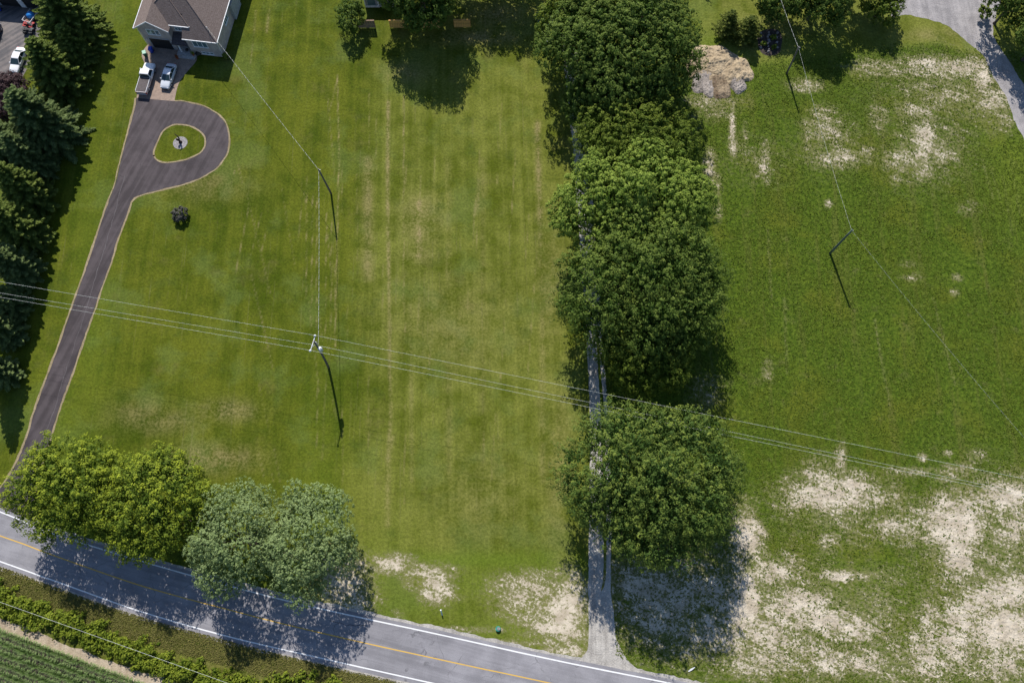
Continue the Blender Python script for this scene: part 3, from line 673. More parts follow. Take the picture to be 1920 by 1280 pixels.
def conifer(name, px, py, rp, h, mat, label, seed, group=None, droop=.18, dens=1.35, twig=.3, power=.72, clear=.06):
    rng = np.random.default_rng(seed)
    ctr = at(px, py, h * .42); R = rp * .88 / scale_at(ctr)
    root = empty(name, (ctr.x, ctr.y, 0), rng.uniform(0, 6.28), label, 'tree', group)
    b = MB(); tr = .018 * h + .05
    b.tube([(0, 0, -.1), (0, 0, h * .4), (0, 0, h * .98)], [tr, tr * .7, .02], 8); b.build('trunk', M['bark'], root, True)
    bb = MB(); bb.tube([(0, 0, h * .02), (0, 0, h * .99)], [tr * .6, .03], 5); C = []; N = []; D = []; L = []; Wd = []; tint = []; tip = []
    nlev = int(h * 2.7); ga = 0
    for i in range(nlev):
        f = (i + .5) / nlev; z = h * (clear + (1 - clear) * f); rl = R * ((1 - f) ** power) * rng.uniform(.86, 1.1) + .12
        nb = max(4, int(5 + 5 * (1 - f)))
        for j in range(nb):
            ga += 2.399; ph = ga + rng.normal(0, .2); ln = rl * rng.uniform(.78, 1.08)
            ca, sa = math.cos(ph), math.sin(ph); up = .28 * f - droop * (1 - f) + rng.normal(0, .05); bt = rng.uniform(0, 1)
            ns = max(3, int(ln / .24 * dens))
            if j % 2 == 0: bb.tube([(0, 0, z), (ca * ln * .55, sa * ln * .55, z + ln * up * .55), (ca * ln, sa * ln, z + ln * (up + .07))], [.03 + .012 * ln, .03, .008], 4, False)
            t = np.linspace(.14, 1.02, ns); zz = z + ln * (up * t + .07 * t ** 3)
            ax = np.stack([ca * ln * t, sa * ln * t, zz], 1)
            for sd in (-1, 1, 0):
                if sd: tl = (.34 + .30 * ln * (1 - t)) * rng.uniform(.75, 1.25, ns)
                else: tl = np.full(ns, .36)
                da = ph + sd * rng.uniform(.6, 1.0, ns) if sd else np.full(ns, ph)
                dv = np.stack([np.cos(da), np.sin(da), up + rng.normal(0, .14, ns) + (.12 if sd == 0 else -.05)], 1)
                for cr in (0, 1):
                    C.append(ax + dv * (tl * .5)[:, None]); D.append(dv); L.append(tl * 1.1); Wd.append(np.full(ns, twig) * rng.uniform(.8, 1.3, ns))
                    nn = np.zeros((ns, 3)); nn[:, 2] = 1
                    if cr: nn = np.stack([-np.sin(da), np.cos(da), np.full(ns, .7)], 1)
                    N.append(nn + rng.normal(0, .25, (ns, 3)))
                    tint.append(np.clip(.6 * bt + .4 * rng.uniform(0, 1, ns), 0, 1)); tip.append(np.clip((t - .45) * 1.6, 0, 1) * rng.uniform(.2, 1, ns))
    bb.build('limbs', M['bark'], root)
    cat_ = np.concatenate
    leaves('crown', cat_(C), cat_(N), cat_(L), cat_(Wd), cat_(tint), cat_(tip), mat, root, rng, cat_(D))
    return root

LN = 'trees along the gravel lane'
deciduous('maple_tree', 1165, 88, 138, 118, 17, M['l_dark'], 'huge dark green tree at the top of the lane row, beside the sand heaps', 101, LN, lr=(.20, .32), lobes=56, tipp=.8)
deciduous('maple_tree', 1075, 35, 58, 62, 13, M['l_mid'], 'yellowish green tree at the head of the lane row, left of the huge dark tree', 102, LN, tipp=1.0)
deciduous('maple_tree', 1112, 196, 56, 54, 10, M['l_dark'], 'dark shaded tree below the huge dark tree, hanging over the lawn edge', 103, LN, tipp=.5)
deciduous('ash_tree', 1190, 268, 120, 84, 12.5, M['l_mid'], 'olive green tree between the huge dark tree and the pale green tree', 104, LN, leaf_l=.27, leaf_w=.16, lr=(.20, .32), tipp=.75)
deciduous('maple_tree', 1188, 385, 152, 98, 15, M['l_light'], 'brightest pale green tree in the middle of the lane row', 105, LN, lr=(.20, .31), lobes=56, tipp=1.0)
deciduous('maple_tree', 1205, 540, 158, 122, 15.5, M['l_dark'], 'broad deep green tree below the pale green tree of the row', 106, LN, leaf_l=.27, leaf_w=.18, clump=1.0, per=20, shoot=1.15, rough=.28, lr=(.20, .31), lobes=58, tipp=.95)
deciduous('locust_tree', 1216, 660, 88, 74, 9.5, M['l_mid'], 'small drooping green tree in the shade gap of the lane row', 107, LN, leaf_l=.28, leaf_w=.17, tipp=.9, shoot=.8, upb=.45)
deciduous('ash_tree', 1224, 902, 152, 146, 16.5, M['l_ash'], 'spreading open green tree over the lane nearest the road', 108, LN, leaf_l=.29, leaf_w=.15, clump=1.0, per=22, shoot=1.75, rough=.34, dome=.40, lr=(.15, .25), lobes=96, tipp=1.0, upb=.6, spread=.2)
RD = 'trees beside the road'
deciduous('maple_tree', 126, 918, 98, 98, 12, M['l_gold'], 'yellow tipped green tree at the road next to the dark driveway mouth', 109, RD, leaf_l=.28, leaf_w=.17, clump=.92, per=20, shoot=1.3, rough=.28, lobes=46, lr=(.18, .29))
deciduous('maple_tree', 294, 944, 100, 102, 11.5, M['l_gold'], 'yellow tipped green tree at the road, touching the grey green tree', 110, RD, leaf_l=.28, leaf_w=.17, clump=.92, per=20, shoot=1.3, rough=.28, lobes=48, lr=(.18, .29))
deciduous('willow_tree', 440, 1008, 74, 132, 12, M['l_willow'], 'grey green billowing tree leaning over the road', 116, RD, leaf_l=.24, leaf_w=.14, clump=.46, per=9, shoot=.4, lr=(.27, .40), lobes=26, upb=.5, tipp=.7, cull=.86, dome=.55, env_low=.66, two=((10.2, -.6, .2), 1.06))

SP = 'evergreens in the row beside the lawn'
for a in (
 ('pine_tree', 124, 30, 74, 13, M['l_pine'], 'big olive pine at the top of the evergreen row, beside the trailer', 201, .12, .24),
 ('pine_tree', 98, 124, 62, 11.5, M['l_pine'], 'olive pine crowding the white sedan on the asphalt lot', 202, .12, .24),
 ('pine_tree', 140, 86, 38, 8.5, M['l_pine'], 'smaller pine on the lawn side between the two big olive pines', 203, .12, .24),
 ('spruce_tree', 72, 224, 76, 13.5, M['l_spruce'], 'wide blue green spruce below the purple leaved tree', 204, .2, .2),
 ('spruce_tree', 12, 270, 62, 12.5, M['l_spruce'], 'blue green spruce at the picture edge beside the widest spruce', 205, .2, .2),
 ('spruce_tree', 50, 292, 48, 11, M['l_spruce'], 'dark spruce just below the widest spruce, next to the driveway loop', 206, .2, .2),
 ('pine_tree', 42, 352, 50, 12, M['l_pine'], 'bushy dark pine level with the driveway fork', 207, .1, .26),
 ('spruce_tree', 22, 420, 56, 13, M['l_pine'], 'pale tipped spreading spruce with long side boughs, below the fork', 208, .2, .2),
 ('spruce_tree', 18, 492, 46, 12, M['l_spruce'], 'dark spruce just above the overhead wires', 209, .2, .2),
 ('spruce_tree', 2, 560, 38, 11, M['l_spruce'], 'dark spruce behind the overhead wires at the picture edge', 210, .2, .2),
 ('spruce_tree', -6, 612, 36, 11, M['l_spruce'], 'lowest dark spruce of the row, below the wires', 211, .2, .2),
 ('spruce_tree', -14, 690, 36, 11, M['l_spruce'], 'spruce just outside the picture casting shade on the lawn', 212, .2, .2),
):
    conifer(a[0], a[1], a[2], a[3], a[4], a[5], a[6], a[7], SP, a[8], twig=a[9] * 1.35)
deciduous('purple_plum_tree', 8, 178, 42, 40, 6, M['l_purple'], 'purple leaved tree in front of the white sedan on the lot', 213, None, tipp=.9)
# top of the picture
deciduous('maple_tree', 784, -50, 78, 92, 15, M['l_dark'], 'dark tree with its crown over the middle wooden fence panels', 221, None, tipp=.5, low=-.7)
deciduous('shrub', 656, 28, 24, 34, 5, M['l_dark'], 'tall narrow bush left of the wooden fence panels', 222, None, cat='bush', tipp=.6)
BK = 'trees behind the back garden'
deciduous('maple_tree', 930, -88, 84, 60, 12, M['l_dark'], 'dark tree behind the back garden, mostly past the picture top', 223, BK, tipp=.4)
deciduous('maple_tree', 1312, -125, 46, 44, 7, M['l_dark'], 'dark tree at the picture top between the huge tree and the yellowish conifer', 225, None, tipp=.4)
conifer('larch_tree', 1366, 46, 30, 5.5, M['l_cedar'], 'thin yellowish conifer standing above the sand heaps', 226, None, .05, .8, .22)
conifer('larch_tree', 1402, 56, 30, 5.2, M['l_cedar'], 'yellow green conifer with a pale low bough, next to the dark garden bed', 227, None, .05, .9, .24)
deciduous('maple_tree', 1456, -2, 40, 40, 7, M['l_dark'], 'dark tree above the planted garden bed', 228, None, base=.04, tipp=.3)
deciduous('maple_tree', 1536, -6, 60, 52, 10.5, M['l_dark'], 'big dark tree above the grey pole at the picture top', 229, None, base=.06, tipp=.4)
deciduous('maple_tree', 1612, -70, 46, 44, 12, M['l_dark'], 'dark tree past the picture top casting the square shade on the field', 230, BK, tipp=.4)
deciduous('young_maple_tree', 1656, 6, 38, 34, 6, M['l_mid'], 'small round bright green tree at the gravel drive with its own shadow below', 231, None, tipp=.7)
deciduous('maple_tree', 1905, -4, 46, 50, 11, M['l_dark'], 'dark tree in the top corner beside the gravel drive', 232, None, tipp=.5)
deciduous('maple_tree', 1965, 62, 46, 50, 12, M['l_dark'], 'dark tree outside the right edge shading the gravel drive', 233, None, tipp=.4)
deciduous('small_bush', 1847, 22, 12, 16, 2.2, M['l_mid'], 'small bush in the middle of the gravel drive at the top', 234, None, cat='bush', lobes=9, clump=.4, leaf_l=.22, leaf_w=.16, shoot=.25)
deciduous('round_shrub', 337, 403, 16, 13, 1.7, M['l_shrub'], 'lone dusky round shrub on the lawn below the driveway loop', 235, None, cat='bush', lobes=16, clump=.3, leaf_l=.24, leaf_w=.07, shoot=.34, base=0, spread=.1)

# ------------------------------------------------------------------ undergrowth, weeds and corn
def undergrowth():
    rng = np.random.default_rng(301)
    line = catmull(G([(-60,1102),(0,1124),(60,1146),(120,1166),(200,1203),(300,1243),(380,1272),(470,1302),(560,1330)]), .5)
    P = []; r = []
    for p in line:
        for _ in range(7):
            q = p + Vector((rng.normal(0, .3), rng.normal(0, .85), 0)); rr = rng.uniform(.18, .5) * rng.uniform(.8, 1.3)
            P.append((q.x, q.y, rr * rng.uniform(.5, 1.2))); r.append(rr)
    for _ in range(26):
        p = at(rng.uniform(440, 640), rng.uniform(1262, 1300)); rr = rng.uniform(.3, .6); P.append((p.x, p.y, .3)); r.append(rr)
    P = np.array(P); r = np.array(r); D = np.tile([0, 0, 1.], (len(P), 1))
    o = foliage('roadside_undergrowth', rng, P, r, D, M['l_under'], None, leaf_l=.27, leaf_w=.19, clump=.36, per=6, shoot=.5, dens=1.0, tipp=.9, dome=.8)
    tag(o, 'tangled green and yellowish undergrowth in the ditch between road and corn', 'undergrowth', None, 'stuff')
undergrowth()
def weeds():
    rng = np.random.default_rng(302); n = 170000
    # uniform on the ground
    X = rng.uniform(LANE_X + 1.4, 98, n); Y = rng.uniform(-14, 112, n)
    ok = Y > road_y(X) + 5.2
    bare, dry, weed, lush = maps(X, Y)
    ok &= rng.uniform(0, 1, n) > np.clip(bare * 1.05 - .02, 0, .86)
    gd = np.array([(p.x, p.y) for p in G(GD)]); c = np.zeros(n, bool); j = len(gd) - 1
    for i in range(len(gd)):
        xi, yi = gd[i]; xj, yj = gd[j]
        c ^= ((yi > Y) != (yj > Y)) & (X < (xj - xi) * (Y - yi) / (yj - yi + 1e-12) + xi); j = i
    ok &= ~c & (rng.uniform(0, 1, n) < weed)
    X, Y = X[ok], Y[ok]; n = len(X)
    lf = np.array([mnoise.fractal(Vector((x * .11, y * .07, 4.0)), .8, 2.1, 4) for x, y in zip(X, Y)])
    keep = rng.uniform(0, 1, n) < np.clip(.85 + .9 * lf, .28, 1); X, Y, lf = X[keep], Y[keep], lf[keep]; n = len(X); k = 2
    hf = np.array([mnoise.noise(Vector((x * .5 + 9, y * .4, 1.0))) for x, y in zip(X, Y)])
    sz = np.repeat(rng.uniform(.55, 1.2, n) * (1 + .35 * hf), k); a = rng.uniform(0, 6.28, n * k)
    D = np.stack([np.cos(a), np.sin(a), np.full(n * k, .25)], 1)
    C = np.stack([np.repeat(X, k), np.repeat(Y, k), np.zeros(n * k)], 1) + D * .08 * sz[:, None]; C[:, 2] += .02 * sz + rng.uniform(0, .03, n * k)
    N = np.stack([-.5 * np.cos(a), -.5 * np.sin(a), np.ones(n * k)], 1) + rng.normal(0, .3, (n * k, 3))
    o = leaves('field_weeds', C, N, .25 * sz, .17 * sz, np.clip(np.repeat(rng.uniform(0, 1, n) * .35 + .42 + .55 * lf + .25 * hf, k) + rng.uniform(-.12, .12, n * k), 0, 1), rng.uniform(0, .6, n * k), M['l_weed'], None, rng, D)
    tag(o, 'low leafy weeds covering the field right of the tree row', 'weeds', None, 'stuff')
weeds()
def corn():
    rng = np.random.default_rng(303)
    def plant_arrays():
        C = []; N = []; D = []; L = []; Wd = []; tip = []
        a0 = rng.uniform(-.5, .5)
        for i in range(8):
            a = a0 + math.pi * (i % 2) + rng.normal(0, .35); z = .35 + i * .17; ln = rng.uniform(.50, .66)
            for q, (el, zz) in enumerate(((.9, 0), (.25, .22), (-.55, .26))):
                d = np.array([math.cos(a), math.sin(a), el]); off_ = (.08, .27, .46)[q] * ln / .6
                C.append((math.cos(a) * off_, math.sin(a) * off_, z + zz * ln / .6)); D.append(d); L.append(ln * .42)
                Wd.append((.12, .13, .09)[q]); N.append((-math.cos(a) * el, -math.sin(a) * el, 1)); tip.append((0, .5, .9)[q])
        return np.array(C, float), np.array(N, float), np.array(D, float), np.array(L), np.array(Wd), np.array(tip)
    protos = [plant_arrays() for _ in range(4)]; meshes = []
    g0, g1 = at(0, 1186), at(300, 1300); row = (g1 - g0).normalized(); nr = Vector((row.y, -row.x, 0))
    if nr.y > 0: nr = -nr
    spots = []
    for i in range(13):
        s = -6.0
        while s < 34:
            p = g0 + row * s + nr * (-.35 + i * 1.16) + Vector((rng.normal(0, .04), rng.normal(0, .04), 0)); s += .21
            qx, qy = proj(p.x, p.y, 1.0)
            if -25 < qx < 420 and qy < 1296: spots.append(((qx > -2) and qy < 1284, p))
    vis = [p for v, p in spots if v]; rest = [p for v, p in spots if not v]
    vis.sort(key=lambda p: (p - Vector((0, 0, CAM_H))).length); rest += vis[300:]; vis = vis[:300]
    st = [MB().tube([(0, 0, 0), (0, 0, 1.7)], [.025, .012], 5) for _ in range(1)]
    first = []
    for k, (C, N, D, L, Wd, tip) in enumerate(protos):
        r = empty('corn_plant', (0, 0, 0), 0)
        o = leaves('foliage', C, N, L, Wd, rng.uniform(0, 1, len(C)), tip, M['l_corn'], r, rng, D, .12)
        s = MB().tube([(0, 0, 0), (0, 0, 1.7)], [.025, .012], 5).build('stalk', M['l_corn'], r)
        first.append((r, o, s))
    used = [False] * 4
    for p in vis:
        k = int(rng.integers(4)); r, o, s = first[k]
        if used[k]:
            r2 = r.copy(); COL.objects.link(r2)
            for c in (o, s):
                c2 = c.copy(); COL.objects.link(c2); c2.parent = r2
            r = r2
        used[k] = True
        r.location = p; r.rotation_euler = (0, 0, math.atan2(row.y, row.x) + 1.57 + rng.normal(0, .5)); sc = rng.uniform(.85, 1.1); r.scale = (sc, sc, sc)
        tag(r, 'green corn plant standing in the rows below the sandy headland', 'corn', 'corn plants in the field corner')
    acc = [[] for _ in range(6)]
    for p in rest:
        C, N, D, L, Wd, tip = protos[int(rng.integers(4))]; a = math.atan2(row.y, row.x) + 1.57 + rng.normal(0, .5); Rm = np.array([[math.cos(a), -math.sin(a), 0], [math.sin(a), math.cos(a), 0], [0, 0, 1]])
        for q, x in enumerate((C @ Rm.T + np.array(p), N @ Rm.T, D @ Rm.T, L, Wd, tip)): acc[q].append(x)
    C, N, D, L, Wd, tip = (np.concatenate(x) for x in acc)
    o = leaves('corn_rows', C, N, L, Wd, rng.uniform(0, 1, len(C)), tip, M['l_corn'], None, rng, D, .12)
    tag(o, 'remaining corn of the rows running out of the picture corner', 'corn', None, 'stuff')
corn()
def verge_grass():
    rng = np.random.default_rng(304); n = 24000
    X = rng.uniform(-78, 2, n); dy = rng.uniform(4.0, 7.2, n); Y = road_y(X) - dy
    k = 3; sz = np.repeat(rng.uniform(.6, 1.3, n), k); a = rng.uniform(0, 6.28, n * k)
    D = np.stack([np.cos(a), np.sin(a), np.full(n * k, .3)], 1)
    C = np.stack([np.repeat(X, k), np.repeat(Y, k), np.full(n * k, .05)], 1) + D * .06
    N = np.stack([-np.cos(a), -np.sin(a), np.ones(n * k)], 1)
    o = leaves('verge_grass', C, N, .22 * sz, .09 * sz, rng.uniform(0, 1, n * k), rng.uniform(0, 1, n * k), M['l_lawn'], None, rng, D)
    tag(o, 'long dry grass on the bank below the road', 'grass', None, 'stuff')
verge_grass()

# ------------------------------------------------------------------ sand and soil heaps
def heap(px, py, rx, ry, h, mat, label, seed, rot=0.0):
    rng = np.random.default_rng(seed); c = at(px, py); s = scale_at(c)
    Rx, Ry = rx / s, ry / s / .76
    n = 56; u = np.linspace(-1.15, 1.15, n); U, V = np.meshgrid(u, u); rr = np.hypot(U, V); ph = np.arctan2(V, U)
    edge = 1 + .12 * np.sin(3 * ph + seed) + .10 * np.sin(5 * ph + seed * 2)
    k = np.clip(1 - (rr / edge) ** 2.2, 0, 1) ** .6
    Z = h * k
    off_ = rng.uniform(0, 90)
    fz = np.array([[mnoise.fractal(Vector((x * 2.6 + off_, y * 2.6, off_)), 0.75, 2.1, 6) for x in u] for y in u])
    rg = np.array([[abs(mnoise.noise(Vector((x * 7 + off_, y * 7, 3.0)))) for x in u] for y in u])
    Z = Z * .75 + h * k ** .35 * (.34 * fz + .30 * (rg - .2)) + rng.normal(0, .035, Z.shape) * (k > 0)
    Z = np.where(k > 0, np.maximum(Z, 0.01), -.05)
    cr, sr = math.cos(rot), math.sin(rot); X = U * Rx; Y = V * Ry
    P = np.stack([X * cr - Y * sr, X * sr + Y * cr, Z], -1).reshape(-1, 3)
    i = np.arange(n * n).reshape(n, n); F = np.stack([i[:-1, :-1], i[:-1, 1:], i[1:, 1:], i[1:, :-1]], -1).reshape(-1, 4)
    o = np_mesh('soil_heap', P, F, mat); o.location = c
    tag(o, label, 'heap', 'heaps of sand and soil')
heap(1340, 112, 40, 26, .95, M['sandheap'], 'tan sand heap at the top of the group of heaps', 1)
heap(1378, 132, 31, 27, .9, M['sandheap'], 'tan sand heap at the right side of the group of heaps', 2)
heap(1306, 122, 20, 22, .6, M['sandheap'], 'small tan heap half under the huge dark tree', 3)
heap(1338, 128, 30, 18, .6, M['sandheap'], 'low tan heap in the centre between the others', 7)
heap(1322, 154, 24, 25, .5, M['greyheap'], 'grey rubble heap at the lower left of the group', 4)
heap(1381, 156, 20, 17, .55, M['greyheap'], 'grey square rubble heap at the lower right of the group', 5)
heap(1350, 158, 25, 24, .5, M['brownheap'], 'brown clod heap between the two grey rubble heaps', 6)

# ------------------------------------------------------------------ house
def face_poly(b, pts): b.add(pts, [tuple(range(len(pts)))])
def solid(b, top, t):
    """slab of thickness t below a planar polygon"""
    n = len(top); top = [Vector(p) for p in top]; bot = [p - Vector((0, 0, t)) for p in top]
    b.add(top + bot, [tuple(range(n)), tuple(range(2 * n - 1, n - 1, -1))] + [(i, (i + 1) % n, n + (i + 1) % n, n + i) for i in range(n)])
def window(root, x0, x1, z0, z1, y, panes, name='window', side=False, fw=.11):
    """window in the wall at local y facing -y (or at local x facing +x when side)"""
    def bx(b, a0, a1, d0, d1, c0, c1):
        if side: b.box(y - d1, y - d0, a0, a1, c0, c1)
        else: b.box(a0, a1, y + d0, y + d1, c0, c1)
    f = MB(); bx(f, x0, x1, -.05, .05, z0, z0 + fw); bx(f, x0, x1, -.05, .05, z1 - fw, z1)
    w = (x1 - x0 - fw) / panes
    for i in range(panes + 1): bx(f, x0 + i * w, x0 + i * w + fw, -.052, .05, z0 + fw, z1 - fw)
    bx(f, x0 - .06, x1 + .06, -.10, .02, z0 - .07, z0 - .002)
    fr = f.build(name, M['white'], root)
    for i in range(panes):
        p = MB(); bx(p, x0 + i * w + fw + .002, x0 + (i + 1) * w - .002, -.015, .02, z0 + fw + .002, z1 - fw - .002); p.build('pane', M['pane'], fr)
HB, HE = at(281, 88), at(420, 104)
hv = HE - HB; HW = hv.length; hrot = math.atan2(hv.y, hv.x)
house = empty('brick_house', HB, hrot, 'taupe brick house with brown hipped roof and white trim at the head of the driveway', 'house')
k_ = HW / 14.0
WG, XE, XR = 5.5 * k_, 8.9 * k_, HW      # garage wing | entry | right wing
EA, EB = 5.3, 4.4                         # eaves of the two storey part and of the right wing
w = MB()
w.box(0, WG, 0, 6, 0, EA); w.box(.0, XE, 1.3, 16, 0, EA - .003)
w.add([(0, 0, EA), (WG, 0, EA), (WG / 2, 0, EA + 1.9), (0, 3, EA), (WG, 3, EA), (WG / 2, 3, EA + 1.9)], [(0, 1, 2), (3, 5, 4), (0, 2, 5, 3), (1, 4, 5, 2)])
w.box(XE - .6, XR, -.4, 16.1, 0, EB - .05)
wall = w.build('wall', M['brick'], house)
def hip(x0, x1, y0, y1, ze, tan, oh, name, hw=None):
    x0 -= oh; x1 += oh; y0 -= oh; y1 += oh; hw = (x1 - x0) / 2; zr = ze + hw * tan; xc = (x0 + x1) / 2
    a, b_, c, d = (x0, y0, ze), (x1, y0, ze), (x1, y1, ze), (x0, y1, ze); e, f = (xc, y0 + hw, zr), (xc, y1 - hw, zr)
    m = MB()
    m.add([a, b_, c, d, e, f], [(0, 1, 4), (1, 2, 5, 4), (2, 3, 5), (3, 0, 4, 5), (3, 2, 1, 0)])
    o = m.build(name, M['roof'], house)
    g = MB(); t = .20
    for (p, q) in ((a, b_), (b_, c), (c, d), (d, a)):
        p, q = Vector(p), Vector(q); dd = (q - p).normalized(); nr = Vector((dd.y, -dd.x, 0)) * .10
        # gutter along the eave
        p2, q2 = p - dd * .0, q + dd * .0
        g.add([p2, q2, q2 + nr, p2 + nr, p2 - Vector((0, 0, t)), q2 - Vector((0, 0, t)), q2 + nr - Vector((0, 0, t)), p2 + nr - Vector((0, 0, t))],
              [(0, 1, 2, 3), (7, 6, 5, 4), (0, 4, 5, 1), (2, 6, 7, 3), (1, 5, 6, 2), (0, 3, 7, 4)])
    g.build('gutter', M['white'], o)
    # ridge caps
    r = MB()
    for p, q in ((a, e), (b_, e), (e, f), (c, f), (d, f)):
        r.tube([Vector(p) + Vector((0, 0, .02)), Vector(q) + Vector((0, 0, .02))], .05, 5)
    r.build('ridge_cap', M['roof'], o)
    return o
hip(.6, XE, 1.3, 16.2, EA + .2, .62, .45, 'roof')
def right_roof():
    oh, tn, ze = .45, .62, EB - .02
    xe, yf, yb = XR + oh, -.82, 16.9; x0 = XE - .75; hw_ = 6.6; zf = lambda y: ze + (y - yf) * tn
    ex, ey = xe - hw_, yf + hw_; zr = ze + hw_ * tn
    sp = [(x0, yf), (xe, yf), (ex, ey), (3.6, ey), (3.6, 2.6), (x0, 2.6)]
    m = MB(); tp = [Vector((x, y, zf(y))) for x, y in sp]; solid(m, tp, .16)
    o = m.build('roof', M['roof'], house)
    wq = MB(); solid(wq, [(ex - 3.6, ey - .4, zr - 3.6 * tn), (ex, ey, zr), (ex, yb, zr), (ex - 3.6, yb, zr - 3.6 * tn)], .16); wq.build('roof', M['roof'], house)
    e = MB(); solid(e, [(xe, yf, ze), (xe, yb, ze), (ex, yb, zr), (ex, ey, zr)], .16); e.build('roof', M['roof'], house)
    g = MB(); g.box(x0, xe + .1, yf - .1, yf - .003, ze - .2, ze + .01); g.box(xe + .003, xe + .1, yf - .003, yb, ze - .2, ze + .01); g.build('gutter', M['white'], o)
    r = MB(); r.tube([(xe, yf, ze + .02), (ex, ey, zr + .02), (ex, yb, zr + .02)], .085, 5); r.build('ridge_cap', M['roof'], o)
right_roof()
# gable of the garage wing
gm_ = MB(); oh = .45; rz = EA + 2.12; xm = WG / 2
zs = lambda x: rz - abs(x - xm) * (rz - EA - .02) / (xm + oh) * 1.0
solid(gm_, [(-oh, -oh, zs(-oh)), (xm, -oh, rz), (xm, 10.0, rz), (-oh, 10.0, zs(-oh))], .16)
solid(gm_, [(xm, -oh, rz), (WG + oh, -oh, zs(WG + oh)), (WG + oh, 10.0, zs(WG + oh)), (xm, 10.0, rz)], .16)
gr = gm_.build('gable_roof', M['roof'], house)
tr = MB()
for xa, xb in ((-oh, xm), (xm, WG + oh)):
    tr.add([(xa, -oh - .09, zs(xa) + .03), (xb, -oh - .09, zs(xb) + .03), (xb, -oh - .01, zs(xb) + .03), (xa, -oh - .01, zs(xa) + .03), (xa, -oh - .09, zs(xa) - .2), (xb, -oh - .09, zs(xb) - .2), (xb, -oh - .01, zs(xb) - .2), (xa, -oh - .01, zs(xa) - .2)],
           [(0, 1, 2, 3), (7, 6, 5, 4), (0, 4, 5, 1), (2, 6, 7, 3), (1, 5, 6, 2), (0, 3, 7, 4)])
tr.build('fascia_board', M['white'], gr)
gl_ = MB(); gl_.box(-oh - .10, -oh - .003, -oh, 10, zs(-oh) - .2, zs(-oh) + .01); gl_.build('gutter', M['white'], gr)
# porch roof, landing, doors
pr = MB(); solid(pr, [(WG + .005, -.95, 2.75), (XE - .61, -.95, 2.75), (XE - .61, 1.28, 3.35), (WG + .005, 1.28, 3.35)], .14); pr.build('porch_roof', M['darkroof'], house)
po = MB(); po.box(WG + .75, WG + .95, -.6, -.4, .35, 2.72) ; po.build('porch_post', M['white'], house)
ld = MB(); ld.box(WG + .1, XE + .15, -1.3, 1.29, 0, .35); ld.box(WG + .2, XE, -1.65, -1.3, 0, .18); ld.build('porch_step', M['concrete'], house)
gd_ = MB()
for i in range(4): gd_.box(.95 * k_, 4.75 * k_, -.035, .03, .03 + i * .6, .60 + i * .6)
gdo = gd_.build('garage_door', M['black'], house)
gs = MB(); gs.box(.8 * k_, .95 * k_ - .003, -.07, .02, 0, 2.55); gs.box(4.75 * k_ + .003, 4.9 * k_, -.07, .02, 0, 2.55); gs.box(.8 * k_, 4.9 * k_, -.072, .02, 2.552, 2.7); gs.build('frame', M['grey'], gdo)
fd = MB(); fd.box(WG + .45, WG + .78, 1.22, 1.29, .36, 2.5); fdo = fd.build('front_door', M['white'], house)
hd = MB(); hd.box(WG + .5, WG + .54, 1.16, 1.22, 1.35, 1.5); hd.build('handle', M['black'], fdo)
window(house, 6.6 * k_, 8.0 * k_, .9, 2.3, 1.298, 2)
window(house, 1.35 * k_, 3.75 * k_, 3.55, 4.85, 0, 3)
window(house, 6.1 * k_, 7.9 * k_, 3.75, 4.5, 1.298, 3)
window(house, 9.35 * k_, 12.1 * k_, 2.15, 3.75, -.4, 3)
window(house, 10.2 * k_, 12.5 * k_, .35, .95, -.4, 3)
for y0, y1, z0, z1, pn in ((4.4, 6.2, 2.3, 3.5, 3), (12.2, 13.6, 2.3, 3.6, 2)): window(house, y0, y1, z0, z1, XR, pn, side=True)
bo = MB(); bo.box(XR + .002, XR + .5, 7.6, 11.0, .2, 3.6); bo.build('bay_panel', M['grey'], house)
ms = MB(); ms.tube([(XR - 1.0, .8, EB + .3), (XR - 1.05, .75, EB + 1.9)], .045, 6); ms.tube([(XR - 1.2, .75, EB + 1.75), (XR - .9, .75, EB + 1.75)], .03, 5); mso = ms.build('service_mast', M['galv'], house)
dp = MB(); dp.tube([(XR + .06, -.3, EB - .2), (XR + .06, -.3, .1)], .045, 6); dp.tube([(-.06, -.08, EA - .3), (-.06, -.08, .1)], .045, 6); dp.build('downspout', M['white'], house)
lt = MB()
for x in (.45 * k_, 5.15 * k_): lt.lathe((x, -.12, 2.1), [(.05, 0), (.1, .08), (.1, .25), (.03, .33)], 8)
lt.build('wall_lamp', M['white'], house)
HM = Matrix.Translation(HB) @ Matrix.Rotation(hrot, 4, 'Z')
MAST = HM @ Vector((XR - 1.05, .75, EB + 1.8))

# ------------------------------------------------------------------ bins and planters at the garage
def wheelie(loc, rz, body, lid, label):
    r = empty('wheeled_bin', loc, rz, label, 'bin', 'wheeled bins')
    b = MB(); b.loft([[(-.24, -.26, .08), (.24, -.26, .08), (.24, .26, .08), (-.24, .26, .08)], [(-.31, -.36, 1.0), (.31, -.36, 1.0), (.31, .36, 1.0), (-.31, .36, 1.0)]]); b.build('body', M[body], r, bevel=.03)
    l = MB(); l.loft([[(-.34, -.39, 1.003), (.34, -.39, 1.003), (.34, .42, 1.003), (-.34, .42, 1.003)], [(-.30, -.34, 1.10), (.30, -.34, 1.10), (.30, .38, 1.10), (-.30, .38, 1.10)]]); l.build('lid', M[lid], r)
    h = MB(); h.tube([(-.25, .47, .98), (.25, .47, .98)], .025, 6); h.build('handle', M['black'], r)
    for s in (-1, 1):
        w_ = MB(); w_.tube([(s * .27, .3, .12), (s * .33, .3, .12)], .12, 10); w_.build('wheel', M['rubber'], r)
wheelie(HM @ Vector((.75, -1.05, 0.017)), hrot + .1, 'blue', 'blue', 'blue wheeled bin by the garage door of the brick house')
